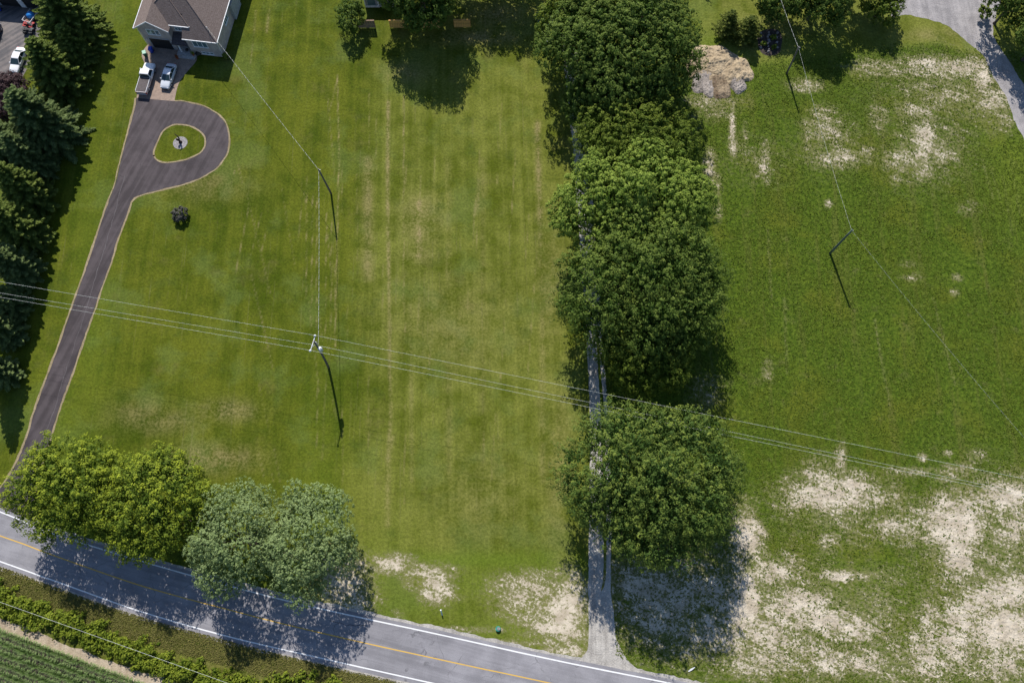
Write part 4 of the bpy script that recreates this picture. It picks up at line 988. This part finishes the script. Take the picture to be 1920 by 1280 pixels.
wheelie(HM @ Vector((-.05, -2.0, 0.017)), hrot + .5, 'greenbin', 'palegreen', 'dark green wheeled bin with pale lid on the edge of the pavers')
wheelie(at(1, 20, .006), .2, 'blue', 'blue', 'blue wheeled bin by the garage of the neighbouring lot')
def planter(loc, mat, lm, seed, label, z=0.0, cat='planter'):
    rng = np.random.default_rng(seed); r = empty('planter', loc, 0, label, cat, 'plant pots at the front door')
    b = MB(); b.lathe((0, 0, 0), [(.17, 0), (.26, .38), (.28, .42), (.22, .42)], 12); b.build('pot', M[mat], r)
    n = 90; C = rng.normal(0, .16, (n, 3)); C[:, 2] = .55 + np.abs(C[:, 2]) ; leaves('foliage', C, rng.normal(size=(n, 3)) + [0, 0, 1], .18, .1, rng.uniform(0, 1, n), rng.uniform(0, 1, n), M[lm], r, rng)
M['l_flower'] = leaf('orange_flower', (0.20, 0.05, 0.02), (0.30, 0.08, 0.025), (0.38, 0.13, 0.03))
planter(HM @ Vector((WG + .25, -1.75, .017)), 'terracotta', 'l_flower', 1, 'terracotta pot of orange flowers left of the porch step')
planter(HM @ Vector((XE - .2, -.95, .35)), 'terracotta', 'l_gold', 2, 'pot of yellow green leaves at the right end of the porch step')
r = empty('kettle_grill', HM @ Vector((XE - 1.35, -.4, .35)), 0, 'round black kettle grill standing on the porch step', 'grill')
b = MB(); b.lathe((0, 0, .55), [(.08, -.22), (.27, -.1), (.3, 0)], 14); b.build('bowl', M['black'], r)
b = MB(); b.lathe((0, 0, .555), [(.3, 0), (.26, .14), (.12, .22), (.03, .24)], 14); b.build('lid', M['black'], r)
for a in range(3):
    b = MB(); b.tube([(.15 * math.cos(a * 2.09), .15 * math.sin(a * 2.09), .38), (.27 * math.cos(a * 2.09), .27 * math.sin(a * 2.09), 0)], .015, 5); b.build('leg', M['chrome'], r)
deciduous('foundation_shrub', 424, 105, 7, 6, 1.3, M['l_mid'], 'small green shrub at the front right corner of the brick house', 240, None, cat='bush', lobes=9, clump=.3, leaf_l=.2, leaf_w=.12, shoot=.22, base=0)
deciduous('foundation_shrub', 371, 100, 5, 3, .8, M['l_shrub'], 'tiny shrub against the wall right of the porch step', 241, None, cat='bush', lobes=7, clump=.3, leaf_l=.16, leaf_w=.1, shoot=.2, base=0)

# ------------------------------------------------------------------ vehicles (nose towards +y)
def wheels(r, xs, ys, rad, wd):
    for y in ys:
        for s in (-1, 1):
            t = MB(); x0 = s * xs; t.tube([(x0 - s * wd, y, rad), (x0 - s * wd * .9, y, rad), (x0 - s * .02, y, rad), (x0, y, rad)], [rad * .92, rad, rad, rad * .9], 18); wh = t.build('wheel', M['rubber'], r)
            q = MB(); q.tube([(x0 - s * .02, y, rad), (x0 + s * .012, y, rad)], [rad * .66, rad * .6], 14)
            for k in range(5):
                a = k * 1.2566; q.tube([(x0 + s * .014, y, rad), (x0 + s * .02, y + .55 * rad * math.cos(a), rad + .55 * rad * math.sin(a))], .025, 4)
            q.build('rim', M['rim'], wh)
def ring(y, hw, zb, zt, tum=.9, k=.12):
    """body cross-section"""
    return [Vector(p) for p in ((-hw * .9, y, zb), (-hw, y, zb + .12), (-hw, y, zb + (zt - zb) * .62), (-hw * tum, y, zt - .04), (-hw * tum + k, y, zt), (hw * tum - k, y, zt), (hw * tum, y, zt - .04), (hw, y, zb + (zt - zb) * .62), (hw, y, zb + .12), (hw * .9, y, zb))]
def car(loc, heading, paint_, label, L=5.0, Wd=1.86, H=1.46, suv=False, group='cars and trucks parked by the houses', cat='car'):
    r = empty('parked_car', loc, heading, label, cat, group); hw = Wd / 2; l = L / 2
    belt = .92 if not suv else 1.08
    b = MB()
    prof = [(-l, .72, .34, belt - .16), (-l + .12, .92, .24, belt - .02), (-l + .55, .99, .2, belt), (-l * .35, 1, .2, belt), (l * .2, 1, .2, belt - .01), (l * .42, .99, .2, belt - .05), (l - .55, .95, .2, belt - .17), (l - .16, .84, .24, belt - .27), (l, .62, .34, belt - .38)]
    b.loft([ring(y, hw * f, zb, zt) for y, f, zb, zt in prof]); b.build('body', M[paint_], r, True)
    # roof panel and pillars
    c0, c1, c2, c3 = (-l * .72, -l * .42, l * .10, l * .44) if not suv else (-l * .95, -l * .80, l * .12, l * .42)
    rw, bw = hw * .70, hw * .88
    secs = lambda f: [Vector(p) for p in f]
    rf = MB(); rf.loft([[Vector((-rw + .06, c1 - .05, H - .045)), Vector((rw - .06, c1 - .05, H - .045)), Vector((rw - .06, c1, H - .10)), Vector((-rw + .06, c1, H - .10))],
                        [Vector((-rw, c1 + .25, H)), Vector((rw, c1 + .25, H)), Vector((rw, c1 + .25, H - .07)), Vector((-rw, c1 + .25, H - .07))],
                        [Vector((-rw, c2 - .2, H)), Vector((rw, c2 - .2, H)), Vector((rw, c2 - .2, H - .07)), Vector((-rw, c2 - .2, H - .07))],
                        [Vector((-rw + .05, c2, H - .04)), Vector((rw - .05, c2, H - .04)), Vector((rw - .05, c2, H - .10)), Vector((-rw + .05, c2, H - .10))]])
    ro = rf.build('roof', M[paint_], r, False, .02)
    pl = MB()
    for s in (-1, 1):
        pl.tube([(s * bw, c3 - .02, belt - .03), (s * (rw - .02), c2, H - .05)], .045, 5); pl.tube([(s * bw, c0 + .04, belt - .02), (s * (rw - .04), c1, H - .06)], .06, 5)
        pl.tube([(s * (bw + .02), (c1 + c2) / 2, belt - .02), (s * (rw - .01), (c1 + c2) / 2 - .05, H - .06)], .04, 5)
    pl.build('pillar', M[paint_], ro)
    g = MB(); solid_pts = [(-bw + .03, c3, belt - .02), (bw - .03, c3, belt - .02), (rw - .04, c2 + .01, H - .055), (-rw + .04, c2 + .01, H - .055)]
    g.add([Vector(p) for p in solid_pts] + [Vector(p) + Vector((0, -.02, -.03)) for p in solid_pts], [(0, 1, 2, 3), (7, 6, 5, 4), (0, 4, 5, 1), (1, 5, 6, 2), (2, 6, 7, 3), (3, 7, 4, 0)]); g.build('windshield', M['glass'], r)
    q = [(-bw + .05, c0, belt - .01), (bw - .05, c0, belt - .01), (rw - .09, c1 - .04, H - .075), (-rw + .09, c1 - .04, H - .075)]
    g = MB(); g.add([Vector(p) for p in q] + [Vector(p) + Vector((0, .02, -.03)) for p in q], [(3, 2, 1, 0), (4, 5, 6, 7), (1, 5, 4, 0), (2, 6, 5, 1), (3, 7, 6, 2), (0, 4, 7, 3)]); g.build('rear_window', M['glass'], r)
    for s in (-1, 1):
        q = [(s * (bw + .005), c0 + .15, belt - .02), (s * (bw + .005), c3 - .12, belt - .03), (s * (rw + .005), c2 - .03, H - .06), (s * (rw + .005), c1 + .08, H - .06)]
        g = MB(); g.add([Vector(p) for p in q] + [Vector(p) - Vector((s * .03, 0, 0)) for p in q], [(0, 1, 2, 3), (7, 6, 5, 4), (0, 4, 5, 1), (1, 5, 6, 2), (2, 6, 7, 3), (3, 7, 4, 0)]); g.build('side_window', M['glass'], r)
        m = MB(); m.lathe((s * (bw + .14), c3 - .25, belt + .02), [(.03, -.06), (.11, -.03), (.11, .06), (.04, .10)], 8); m.tube([(s * (bw - .02), c3 - .25, belt + .0), (s * (bw + .12), c3 - .25, belt + .02)], .03, 5); m.build('wing_mirror', M[paint_], r)
        h = MB(); h.box(s * hw * .62 - .16, s * hw * .62 + .16, l - .30, l - .10, belt - .40, belt - .265); h.build('headlight', M['clearlens'], r, bevel=.03)
        t = MB(); t.box(s * hw * .66 - .16, s * hw * .66 + .16, -l + .0, -l + .2, belt - .20, belt - .05); t.build('taillight', M['redlens'], r, bevel=.03)
    bp = MB(); bp.box(-hw * .55, hw * .55, l - .09, l + .03, .30, .50); bp.build('grille', M['black'], r, bevel=.02)
    wheels(r, hw + .01, (-l * .60, l * .60), .33 if not suv else .37, .21)
    return r
def heading(a, b):
    d = at(*b) - at(*a); return math.atan2(-d.x, d.y)
car(at(318, 147, .017), heading((309, 172), (326, 122)) + math.pi, 'carsilver', 'pearl white sedan on the pavers beside the pickup truck')
car(at(37, 117, .008), heading((28, 138), (45, 93)) + math.pi, 'carwhite', 'white sedan on the asphalt lot, half behind a pine', L=5.1)
car(at(-9, 70, .008), heading((-18, 100), (0, 42)), 'cardark', 'dark navy car cut off by the left edge on the asphalt lot', L=4.9, Wd=1.95, H=1.75, suv=True)
def pickup(loc, hd_):
    r = empty('pickup_truck', loc, hd_, 'white and beige pickup truck with a covered bed on the pavers', 'pickup truck', 'cars and trucks parked by the houses')
    L, hw = 6.2, 1.0; l = L / 2; belt = 1.12
    b = MB()
    prof = [(.05, 1, .38, belt), (l * .34, 1, .38, belt), (l * .55, .99, .38, belt - .02), (l - .35, .96, .38, belt - .10), (l - .10, .88, .40, belt - .17), (l, .72, .46, belt - .28)]
    b.loft([ring(y, hw * f, zb, zt, .93) for y, f, zb, zt in prof]); b.build('body', M['carwhite'], r, True)
    # bed
    d = MB(); d.loft([ring(y, hw * f, zb, zt, .96, .06) for y, f, zb, zt in ((-l + .12, .97, .46, belt - .04), (-l * .5, 1, .42, belt - .03), (.046, 1, .42, belt - .03))]); bd = d.build('bed', M['carbeige'], r, False)
    q = MB(); q.box(-hw + .12, hw - .12, -l + .2, -.12, belt - .028, belt + .02)
    q.build('bed_cover', M['bedcover'], r, bevel=.015)
    for s in (-1, 1):
        q = MB(); q.box(s * (hw - .08) - .03, s * (hw - .08) + .03, -l + .16, .04, belt - .026, belt + .045); q.build('rail', M['carwhite'], bd)
        f_ = MB(); f_.tube([(s * (hw - .02), -l * .6 - .52, .60), (s * (hw + .01), -l * .6 - .34, .86), (s * (hw + .015), -l * .6, .95), (s * (hw + .01), -l * .6 + .34, .86), (s * (hw - .02), -l * .6 + .52, .60)], .06, 5); f_.build('fender', M['carbeige'], bd)
    t = MB(); t.box(-hw * .93, hw * .93, -l + .02, -l + .115, .50, belt - .02); t.build('tailgate', M['carbeige'], r, bevel=.02)
    H = 1.82; rw, bw = hw * .78, hw * .92; c0, c1, c2, c3 = .02, .12, 1.12, 1.62
    rf = MB(); rf.loft([[Vector((-rw, c1, H - .05)), Vector((rw, c1, H - .05)), Vector((rw, c1, H - .14)), Vector((-rw, c1, H - .14))], [Vector((-rw, c1 + .2, H)), Vector((rw, c1 + .2, H)), Vector((rw, c1 + .2, H - .1)), Vector((-rw, c1 + .2, H - .1))],
                        [Vector((-rw, c2 - .2, H)), Vector((rw, c2 - .2, H)), Vector((rw, c2 - .2, H - .1)), Vector((-rw, c2 - .2, H - .1))], [Vector((-rw + .04, c2, H - .05)), Vector((rw - .04, c2, H - .05)), Vector((rw - .04, c2, H - .12)), Vector((-rw + .04, c2, H - .12))]])
    ro = rf.build('roof', M['carwhite'], r, False, .025)
    p = MB()
    for s in (-1, 1):
        p.tube([(s * bw, c3, belt - .03), (s * (rw - .03), c2, H - .07)], .05, 5); p.tube([(s * bw, c0 + .03, belt - .03), (s * (rw - .03), c1 + .04, H - .08)], .07, 5)
    p.build('pillar', M['carwhite'], ro)
    def pane(name, qq, dv):
        g = MB(); g.add([Vector(x) for x in qq] + [Vector(x) + Vector(dv) for x in qq], [(0, 1, 2, 3), (7, 6, 5, 4), (0, 4, 5, 1), (1, 5, 6, 2), (2, 6, 7, 3), (3, 7, 4, 0)]); g.build(name, M['glass'], r)
    pane('windshield', [(-bw + .04, c3, belt - .01), (bw - .04, c3, belt - .01), (rw - .04, c2 + .02, H - .08), (-rw + .04, c2 + .02, H - .08)], (0, -.03, -.03))
    pane('rear_window', [(bw - .08, c0 - .04, belt + .03), (-bw + .08, c0 - .04, belt + .03), (-rw + .06, c1 - .02, H - .09), (rw - .06, c1 - .02, H - .09)], (0, .03, 0))
    for s in (-1, 1):
        pane('side_window', [(s * (bw + .005), c0 + .12, belt - .02), (s * (bw + .005), c3 - .12, belt - .02), (s * (rw + .005), c2 - .03, H - .1), (s * (rw + .005), c1 + .1, H - .1)], (-s * .03, 0, 0))
        m = MB(); m.lathe((s * (hw + .12), c3 - .15, belt + .06), [(.05, -.08), (.12, -.05), (.12, .12), (.05, .16)], 8); m.tube([(s * (hw - .06), c3 - .15, belt), (s * (hw + .1), c3 - .15, belt + .06)], .03, 5); m.build('wing_mirror', M['carwhite'], r)
        h = MB(); h.box(s * hw * .64 - .15, s * hw * .64 + .15, l - .20, l - .03, belt - .42, belt - .24); h.build('headlight', M['clearlens'], r, bevel=.03)
        t = MB(); t.box(s * hw * .88 - .08, s * hw * .88 + .08, -l + .0, -l + .16, .62, belt - .08); t.build('taillight', M['redlens'], r, bevel=.02)
    g = MB(); g.box(-hw * .46, hw * .46, l - .09, l + .02, .62, .86); g.build('grille', M['black'], r)
    g = MB(); g.box(-hw * .92, hw * .92, -l - .10, -l + .015, .42, .56); g.build('bumper', M['chrome'], r, bevel=.02)
    wheels(r, hw + .01, (-l * .60, l * .62), .39, .25)
pickup(at(277, 152, .017), heading((269, 180), (286, 124)))

# trailer and quad bike at the edge of the lot
tl = at(61, 36, .008)
r = empty('utility_trailer', tl, R_(-22), 'small trailer carrying a bright blue load beside the big pine', 'trailer')
b = MB(); b.box(-.8, .8, -1.3, 1.3, .5, .56); b.build('bed', M['greywood'], r)
b = MB()
for s in (-1, 1): b.box(s * .8 - .03, s * .8 + .03, -1.3, 1.3, .563, .9)
b.box(-.77, .77, -1.33, -1.27, .563, .9); b.build('side_board', M['galv'], r)
for s in (-1, 1):
    b = MB(); b.tube([(s * .84, 0, .3), (s * 1.0, 0, .3)], .3, 14); b.build('wheel', M['rubber'], r)
b = MB(); b.tube([(-.6, 1.3, .5), (0, 2.4, .5), (.6, 1.3, .5)], .04, 5); b.build('drawbar', M['galv'], r)
b = MB(); b.lathe((0, .2, .565), [(.62, 0), (.7, .18), (.62, .48), (.38, .66), (.1, .72)], 12); o = b.build('tarp_load', M['skyblue'], None, True); o.location = tl; tag(o, 'bright blue rounded load lying on the small trailer', 'load')
def atv(loc, rz, mat, label):
    r = empty('quad_bike', loc, rz, label, 'quad bike', 'quad bikes by the trailer')
    b = MB(); b.loft([[(-.22, -.9, .55), (.22, -.9, .55), (.26, -.9, .78), (-.26, -.9, .78)], [(-.24, -.1, .45), (.24, -.1, .45), (.2, -.1, .8), (-.2, -.1, .8)], [(-.26, .8, .5), (.26, .8, .5), (.3, .8, .85), (-.3, .8, .85)]]); b.build('body', M[mat], r, bevel=.03)
    for y in (-.62, .62):
        for s in (-1, 1):
            w_ = MB(); w_.tube([(s * .34, y, .28), (s * .58, y, .28)], .28, 12); w_.build('wheel', M['rubber'], r)
            f_ = MB(); f_.box(s * .44 - .15, s * .44 + .15, y - .32, y + .32, .60, .65); f_.build('mudguard', M[mat], r, bevel=.02)
    b = MB(); b.box(-.16, .16, -.7, .12, .80, .92); b.build('seat', M['black'], r, bevel=.04)
    b = MB(); b.tube([(-.4, .3, 1.08), (-.15, .38, 1.02), (.15, .38, 1.02), (.4, .3, 1.08)], .025, 5); b.tube([(0, .38, 1.02), (0, .5, .84)], .03, 5); b.build('handlebar', M['black'], r)
    b = MB()
    for i in range(5): b.tube([(-.35, -.95 + i * .12, .90), (.35, -.95 + i * .12, .90)], .015, 4)
    b.build('rack', M['galv'], r)
atv(at(57, 50, .008), R_(75), 'redpaint', 'red quad bike right behind the small trailer')
atv(at(56, 61, .008), R_(80), 'black', 'black quad bike nearest the white sedan on the lot')

# ------------------------------------------------------------------ neighbour's garage, garden house, fence panels and other garden things
g0 = at(14, 11); g1 = at(78, 17); gv = (g1 - g0); gro = math.atan2(gv.y, gv.x)
ng = empty('neighbour_garage', g0, gro, 'grey garage front with two dark doors at the top of the asphalt lot', 'garage')
b = MB(); b.box(-4, 8.5, .05, 8, 0, 2.9); b.build('wall', M['grey'], ng)
for x in (-.9, 3.7):
    d = MB()
    for i in range(4): d.box(x, x + 3.6, -.01, .045, .02 + i * .58, .57 + i * .58)
    d.build('garage_door', M['black'], ng)
d = MB(); d.box(2.74, 3.66, -.06, .045, 0, 2.85); d.build('pillar', M['white'], ng)
d = MB(); solid(d, [(-4.5, -.5, 2.95), (9, -.5, 2.95), (9, 4.2, 5.2), (-4.5, 4.2, 5.2)], .2); solid(d, [(-4.5, 4.2, 5.2), (9, 4.2, 5.2), (9, 8.6, 2.95), (-4.5, 8.6, 2.95)], .2); d.build('roof', M['darkroof'], ng)

sh = empty('garden_house', at(686, 14), 0, 'white cornered grey garden house cut off by the top edge', 'garden house')
b = MB(); b.box(0, 5.4, .04, 6, 0, 2.6); b.build('wall', M['grey'], sh)
b = MB(); b.box(-.08, .10, -.06, .06, 0, 2.6); b.box(2.3, 2.5, -.06, .036, 0, 2.6); b.box(.10, 2.3, -.04, .036, 0, .45); b.box(.10, 2.3, -.04, .036, 2.3, 2.6); b.build('corner_trim', M['white'], sh)
b = MB(); b.box(.5, 1.9, -.02, .036, .5, 2.25); b.build('window', M['pane'], sh)
b = MB(); solid(b, [(-.4, -.1, 2.65), (5.8, -.1, 2.65), (5.8, 3, 4.2), (-.4, 3, 4.2)], .15); solid(b, [(-.4, 3, 4.2), (5.8, 3, 4.2), (5.8, 6.3, 2.65), (-.4, 6.3, 2.65)], .15); b.build('roof', M['darkroof'], sh)

for i, (x0, x1, y, mt, lab) in enumerate(((673, 704, 53, 'greywood', 'weathered brown fence panel beside the tall narrow bush, leftmost of the row'),
    (732, 764, 53, 'wood', 'orange cedar fence panel just left of the overhanging dark crown'),
    (793, 825, 53, 'wood', 'orange cedar fence panel half hidden under the overhanging dark crown'),
    (852, 882, 52, 'wood', 'orange cedar fence panel standing clear at the right end of the row'))):
    a, c = at(x0, y), at(x1, y); wd = (c - a).length
    r = empty('fence_panel', a, math.atan2((c - a).y, (c - a).x), lab, 'fence panel', 'wooden fence panels in a row')
    nb = 7; rr = random.Random(i)
    me0 = None
    for k in range(nb):
        x = k * wd / nb
        if me0 is None:
            o = MB().box(.012, wd / nb - .012, -.012, .012, .06, 1.78).build('board', M[mt], r); me0 = o.data
        else:
            o = bpy.data.objects.new('board', me0); COL.objects.link(o); o.parent = r
        o.location = (x, rr.uniform(-.006, .006), rr.uniform(-.03, .03))
    for z in (.35, 1.4): MB().box(0, wd, .026, .07, z, z + .09).build('rail', M[mt], r)
    for x in (-.05, wd - .05): MB().box(x, x + .1, .075, .175, 0, 1.9).build('post', M[mt], r)
    MB().box(-.05, wd + .05, -.06, .18, 1.905, 1.94).build('cap_rail', M[mt], r)

tb = empty('trampoline', at(1023, 38), 0, 'dark teal trampoline half under the yellowish tree at the lane head', 'trampoline')
b = MB(); b.lathe((0, 0, .8), [(0.01, 0), (1.55, .0), (1.55, .02), (.01, .02)], 24); b.build('mat', M['black'], tb)
b = MB(); b.tube([(1.75 * math.cos(a * .2618), 1.75 * math.sin(a * .2618), .84) for a in range(25)], .14, 6, False); b.build('pad_ring', M['tealdark'], tb)
for a in range(6):
    b = MB(); x, y = 1.75 * math.cos(a * 1.047), 1.75 * math.sin(a * 1.047); b.tube([(x, y, 0), (x, y, .72)], .035, 6); b.build('leg', M['galv'], tb)
sd = empty('white_post_dish', at(1023, 92), 0, 'white post with a tilted head at the lawn edge under the lane trees', 'post')  # post carrying a dish, no lamp on it
b = MB(); b.tube([(0, 0, 0), (0, 0, 1.7)], .06, 8); b.build('post', M['white'], sd)
b = MB(); b.lathe((.12, -.1, 1.75), [(.1, 0), (.36, .08), (.38, .14), (.1, .12)], 12); b.build('dish', M['white'], sd)

# planted bed with stones
bd = sheet('garden_bed', [ragged(catmull(G([(1424,60),(1462,58),(1464,95),(1450,104),(1428,100),(1420,80)]), .4, True), .08, 71)], 0.004, M['mulch'])
rng = np.random.default_rng(77)
ORD = ('first', 'second', 'third', 'fourth', 'fifth', 'sixth', 'seventh', 'eighth', 'lowest')
for c, x in enumerate((1441, 1427, 1457)):
    for k in range(9 if c == 0 else 4):
        p = at(x + rng.normal(0, .8), 62 + k * (4.3 if c == 0 else 9) + rng.normal(0, .6), .0)
        b = MB(); s = rng.uniform(.16, .24); b.lathe((0, 0, 0), [(s, 0), (s * .95, .12), (s * .6, .2), (.02, .22)], 7); o = b.build('stepping_stone', M['stone'], None); o.location = p; o.rotation_euler = (0, 0, rng.uniform(0, 3)); o.scale = (1.3, .9, 1)
        tag(o, ORD[k] + (' pale stone from the top in the middle line of the garden bed', ' pale stone from the top along the left side of the garden bed', ' pale stone from the top along the right side of the garden bed')[c], 'stone', 'stones in the garden bed' if c == 0 else ('stones left in the bed' if c == 1 else 'stones right in the bed'))
for i, (x, y) in enumerate(((1432, 82), (1452, 88), (1450, 70))):
    deciduous('bed_plant', x, y, 5, 4, .8, M['l_mid'], ('leafy plant left of the stone line in the garden bed', 'leafy plant at the lower right of the garden bed', 'leafy plant at the upper right of the garden bed')[i], 250 + i, None, cat='plant', lobes=6, clump=.3, leaf_l=.2, leaf_w=.12, shoot=.2, base=0)

# island circle with its ornament
ic = at(338, 268)
b = MB(); pts = [(1.22 * math.cos(t * .2618), 1.22 * math.sin(t * .2618)) for t in range(24)]
b.add([(x, y, .03) for x, y in pts] + [(x * 1.02, y * 1.02, -.03) for x, y in pts], [tuple(range(24))] + [(i, i + 24, (i + 1) % 24 + 24, (i + 1) % 24) for i in range(24)])
o = b.build('pebble_circle', M['stone']); o.location = ic; tag(o, 'round bed of pale pebbles in the grass island of the driveway', 'pebble bed')
orn = empty('garden_ornament', ic + Vector((.05, .1, .03)), 0, 'dark rusty ornament with a curved upright on the pebble circle', 'ornament')
b = MB(); b.lathe((0, 0, 0), [(.32, 0), (.30, .12), (.18, .3), (.12, .62), (.05, .7)], 10); b.build('base', M['rust'], orn)
b = MB(); b.tube([(0, 0, .5), (.12, .1, 1.0), (.05, .25, 1.4), (-.2, .36, 1.75), (-.42, .42, 1.95)], [.13, .12, .10, .07, .02], 7); b.build('curved_neck', M['rust'], orn)
b = MB(); b.tube([(-.05, 0, .55), (-.3, .02, .85), (-.34, -.05, 1.1)], [.16, .2, .08], 8); b.build('side_piece', M['rust'], orn)

# marker post, green lid, scrap by the road
mp = empty('marker_post', at(829, 1152), 0, 'slim pale blue marker post leaning in the grass by the road', 'post')
b = MB(); b.tube([(0, 0, 0), (-.10, .55, .9)], .085, 8); b.build('post', M['bluewhite'], mp)
b = MB(); b.tube([(-.10, .552, .905), (-.12, .66, 1.08)], .10, 8); b.build('cap', M['white'], mp)
vl = empty('well_cap', at(934, 1178), 0, 'round teal green well cap sunk in the roadside grass', 'well cap')
b = MB(); b.lathe((0, 0, 0), [(.36, 0), (.36, .34), (.33, .38)], 18); b.build('casing', M['teal'], vl)
b = MB(); b.lathe((.06, .0, .383), [(.24, 0), (.22, .05), (.05, .07)], 14); b.build('cap', M['stone'], vl)
sc = MB(); sc.loft([[(-.5, -.06, .05), (-.5, .06, .05), (-.5, .06, .09), (-.5, -.06, .09)], [(0, -.12, .10), (0, .12, .12), (0, .12, .16), (0, -.12, .14)], [(.55, -.02, .3), (.55, .05, .3), (.55, .05, .33), (.55, -.02, .33)]])
o = sc.build('scrap_strip', M['white']); o.location = at(1296, 1254); o.rotation_euler = (0, 0, .55); tag(o, 'bent white strip lying in the weeds near the road', 'scrap')

# ------------------------------------------------------------------ poles and wires
def pole(px, py, tx, ty, h, mat, label, rad=.15, bow=0.0):
    a = at(px, py); t = at(tx, ty, h)
    r = empty('utility_pole', a, 0, label, 'utility pole', 'wooden utility poles')
    d = t - a; m = d * .5 + Vector((bow, 0, 0))
    b = MB(); b.tube([(0, 0, -.3), m * .5 + Vector((bow * .25, 0, 0)), m, d * .76 + Vector((bow * .6, 0, 0)), d], [rad * 1.15, rad * 1.05, rad * .95, rad * .85, rad * .75], 10); b.build('shaft', M[mat], r, True)
    b = MB(); b.tube([d + Vector((-.12, 0, -.25)), d + Vector((.22, 0, -.25))], .03, 5); b.lathe(d + Vector((.22, 0, -.30)), [(.04, 0), (.07, .05), (.04, .12)], 8); b.build('bracket', M['galv'], r)
    return r, a, t, d
P1 = pole(621, 363, 597, 317, 8.0, 'pole', 'grey wooden pole in the lawn carrying the twisted cable to the brick house')
P3 = pole(1475, 138, 1498, 88, 7.4, 'pole', 'grey wooden pole by the shade at the top of the weedy field')
P4 = pole(1556, 475, 1598, 431, 8.8, 'polegreen', 'greenish wooden pole leaning in the middle of the weedy field', .17)
ZP = 11.0
P2, a2, t2, d2 = pole(616, 689, 589, 640, ZP, 'pole', 'tall pole with crossarm and transformer carrying the three wires', .17, .12)
ca, cb = at(591, 630, ZP - .25), at(582, 658, ZP - .25)
b = MB(); u = (cb - ca).normalized()
b.tube([ca - a2 - u * .12, cb - a2 + u * .12], .075, 6); x = b.build('crossarm', M['galv'], P2)
INS = []
for p in (ca, cb):
    b = MB(); b.lathe(p - a2 + Vector((0, 0, .06)), [(.06, 0), (.15, .06), (.17, .14), (.09, .2), (.12, .26), (.05, .34)], 10); b.build('insulator', M['porcelain'], x); INS.append(p + Vector((0, 0, .38)))
b = MB(); mid = (ca + cb) / 2 - a2
for p in (ca, cb): b.tube([(p - a2).lerp(mid, .45), d2 * .90], .03, 5)
b.build('brace', M['galv'], x)
tp = at(601, 655, 8.6) - a2
b = MB(); b.lathe(tp, [(.26, -.5), (.32, -.44), (.32, .36), (.27, .42), (.10, .46)], 14); tf = b.build('transformer', M['galv'], P2, True)
b = MB()
for q in ((.12, .06), (-.12, -.05)): b.lathe(tp + Vector((q[0], q[1], .43)), [(.05, 0), (.08, .06), (.05, .12), (.07, .18), (.03, .24)], 8)
b.build('bushing', M['porcelain'], tf)
b = MB(); b.tube([tp, d2 * .77 + Vector((.06, 0, 0))], .05, 5); b.build('hanger', M['galv'], tf)
b = MB(); b.lathe(d2 * .88 + Vector((.18, .15, 0)), [(.05, -.3), (.06, 0), (.05, .3)], 8); b.build('fuse_cutout', M['porcelain'], P2)

def wire(name, pts, rad, mat, label, sag=.5, cat='wire', group=None, n=24):
    out = []
    for p, q in zip(pts[:-1], pts[1:]):
        for k in range(n):
            t = k / n; v = p.lerp(q, t); v.z -= sag * 4 * t * (1 - t); out.append(v)
    out.append(pts[-1]); b = MB(); b.tube(out, rad, 5); return tag(b.build(name, M[mat], None), label, cat, group)
def beyond(l, m, r_, ext=.8):
    """end points on the next poles outside the picture"""
    return m + (l - m) * (1 + ext), m + (r_ - m) * (1 + .45)
PW = 'overhead wires crossing the lawn'
for (yl, yr, m, zz, lab) in ((528, 897, INS[0], ZP, 'upper wire on the top end of the crossarm'), (557, 929, INS[1], ZP, 'lowest wire on the lower end of the crossarm'), (549, 924, a2 + d2 * .82 + Vector((.05, .15, 0)), 9.0, 'middle wire fixed to the pole shaft above the transformer')):
    L, R2 = at(0, yl, m.z), at(1920, yr, m.z); l2, r2 = beyond(L, m, R2)
    wire('power_wire', [l2, m, r2], .011, 'alu', lab + ' across the lawn', .0, 'wire', PW, 40)
def twisted(pts, label, sag, r_=.014, off_=.016, pitch=1.0):
    o = empty('service_cable', (0, 0, 0), 0, label, 'cable', 'twisted cables between the poles')
    core = []
    for p, q in zip(pts[:-1], pts[1:]):
        m = int((q - p).length / .1)
        for k in range(m + 1):
            t = k / m; v = p.lerp(q, t); v.z -= sag * 4 * t * (1 - t); core.append(v)
    for s, mt in ((0, 'alu'), (1, 'cable')):
        ps = []
        for i, v in enumerate(core):
            a = i * .1 / pitch * 2 * math.pi + s * math.pi; d = (core[min(i + 1, len(core) - 1)] - core[max(i - 1, 0)]).normalized(); e = d.cross(Vector((0, 0, 1))).normalized(); f = d.cross(e)
            ps.append(v + (e * math.cos(a) + f * math.sin(a)) * off_)
        b = MB(); b.tube(ps, r_, 4); b.build('strand', M[mt], o)
p1t = P1[2] + Vector((0, 0, -.2)); p3t = P3[2] + Vector((.0, 0, -.2)); p4t = P4[2] + Vector((0, 0, -.2))
twisted([a2 + d2 * .84 + Vector((.22, .25, 0)), p1t], 'twisted cable from the transformer pole to the grey lawn pole', .35)
twisted([p1t, MAST], 'twisted cable from the grey lawn pole to the roof mast of the brick house', .35)
twisted([p3t, at(1450, -45, 7.0)], 'twisted cable from the grey field pole to the trees at the top', .25)
twisted([p4t, p3t], 'thin twisted cable between the two poles of the weedy field', .45, .010, .011, .9)
twisted([p4t, at(1960, 865, 8.5)], 'thin twisted cable from the greenish pole to the right edge', .5, .008, .009, .9)
wire('roadside_wire', [at(-60, 1109, 7.5), at(0, 1128, 7.5), at(430, 1281, 7.5), at(560, 1327, 7.5)], .013, 'alu', 'single thin wire over the undergrowth below the road', 0, 'wire')
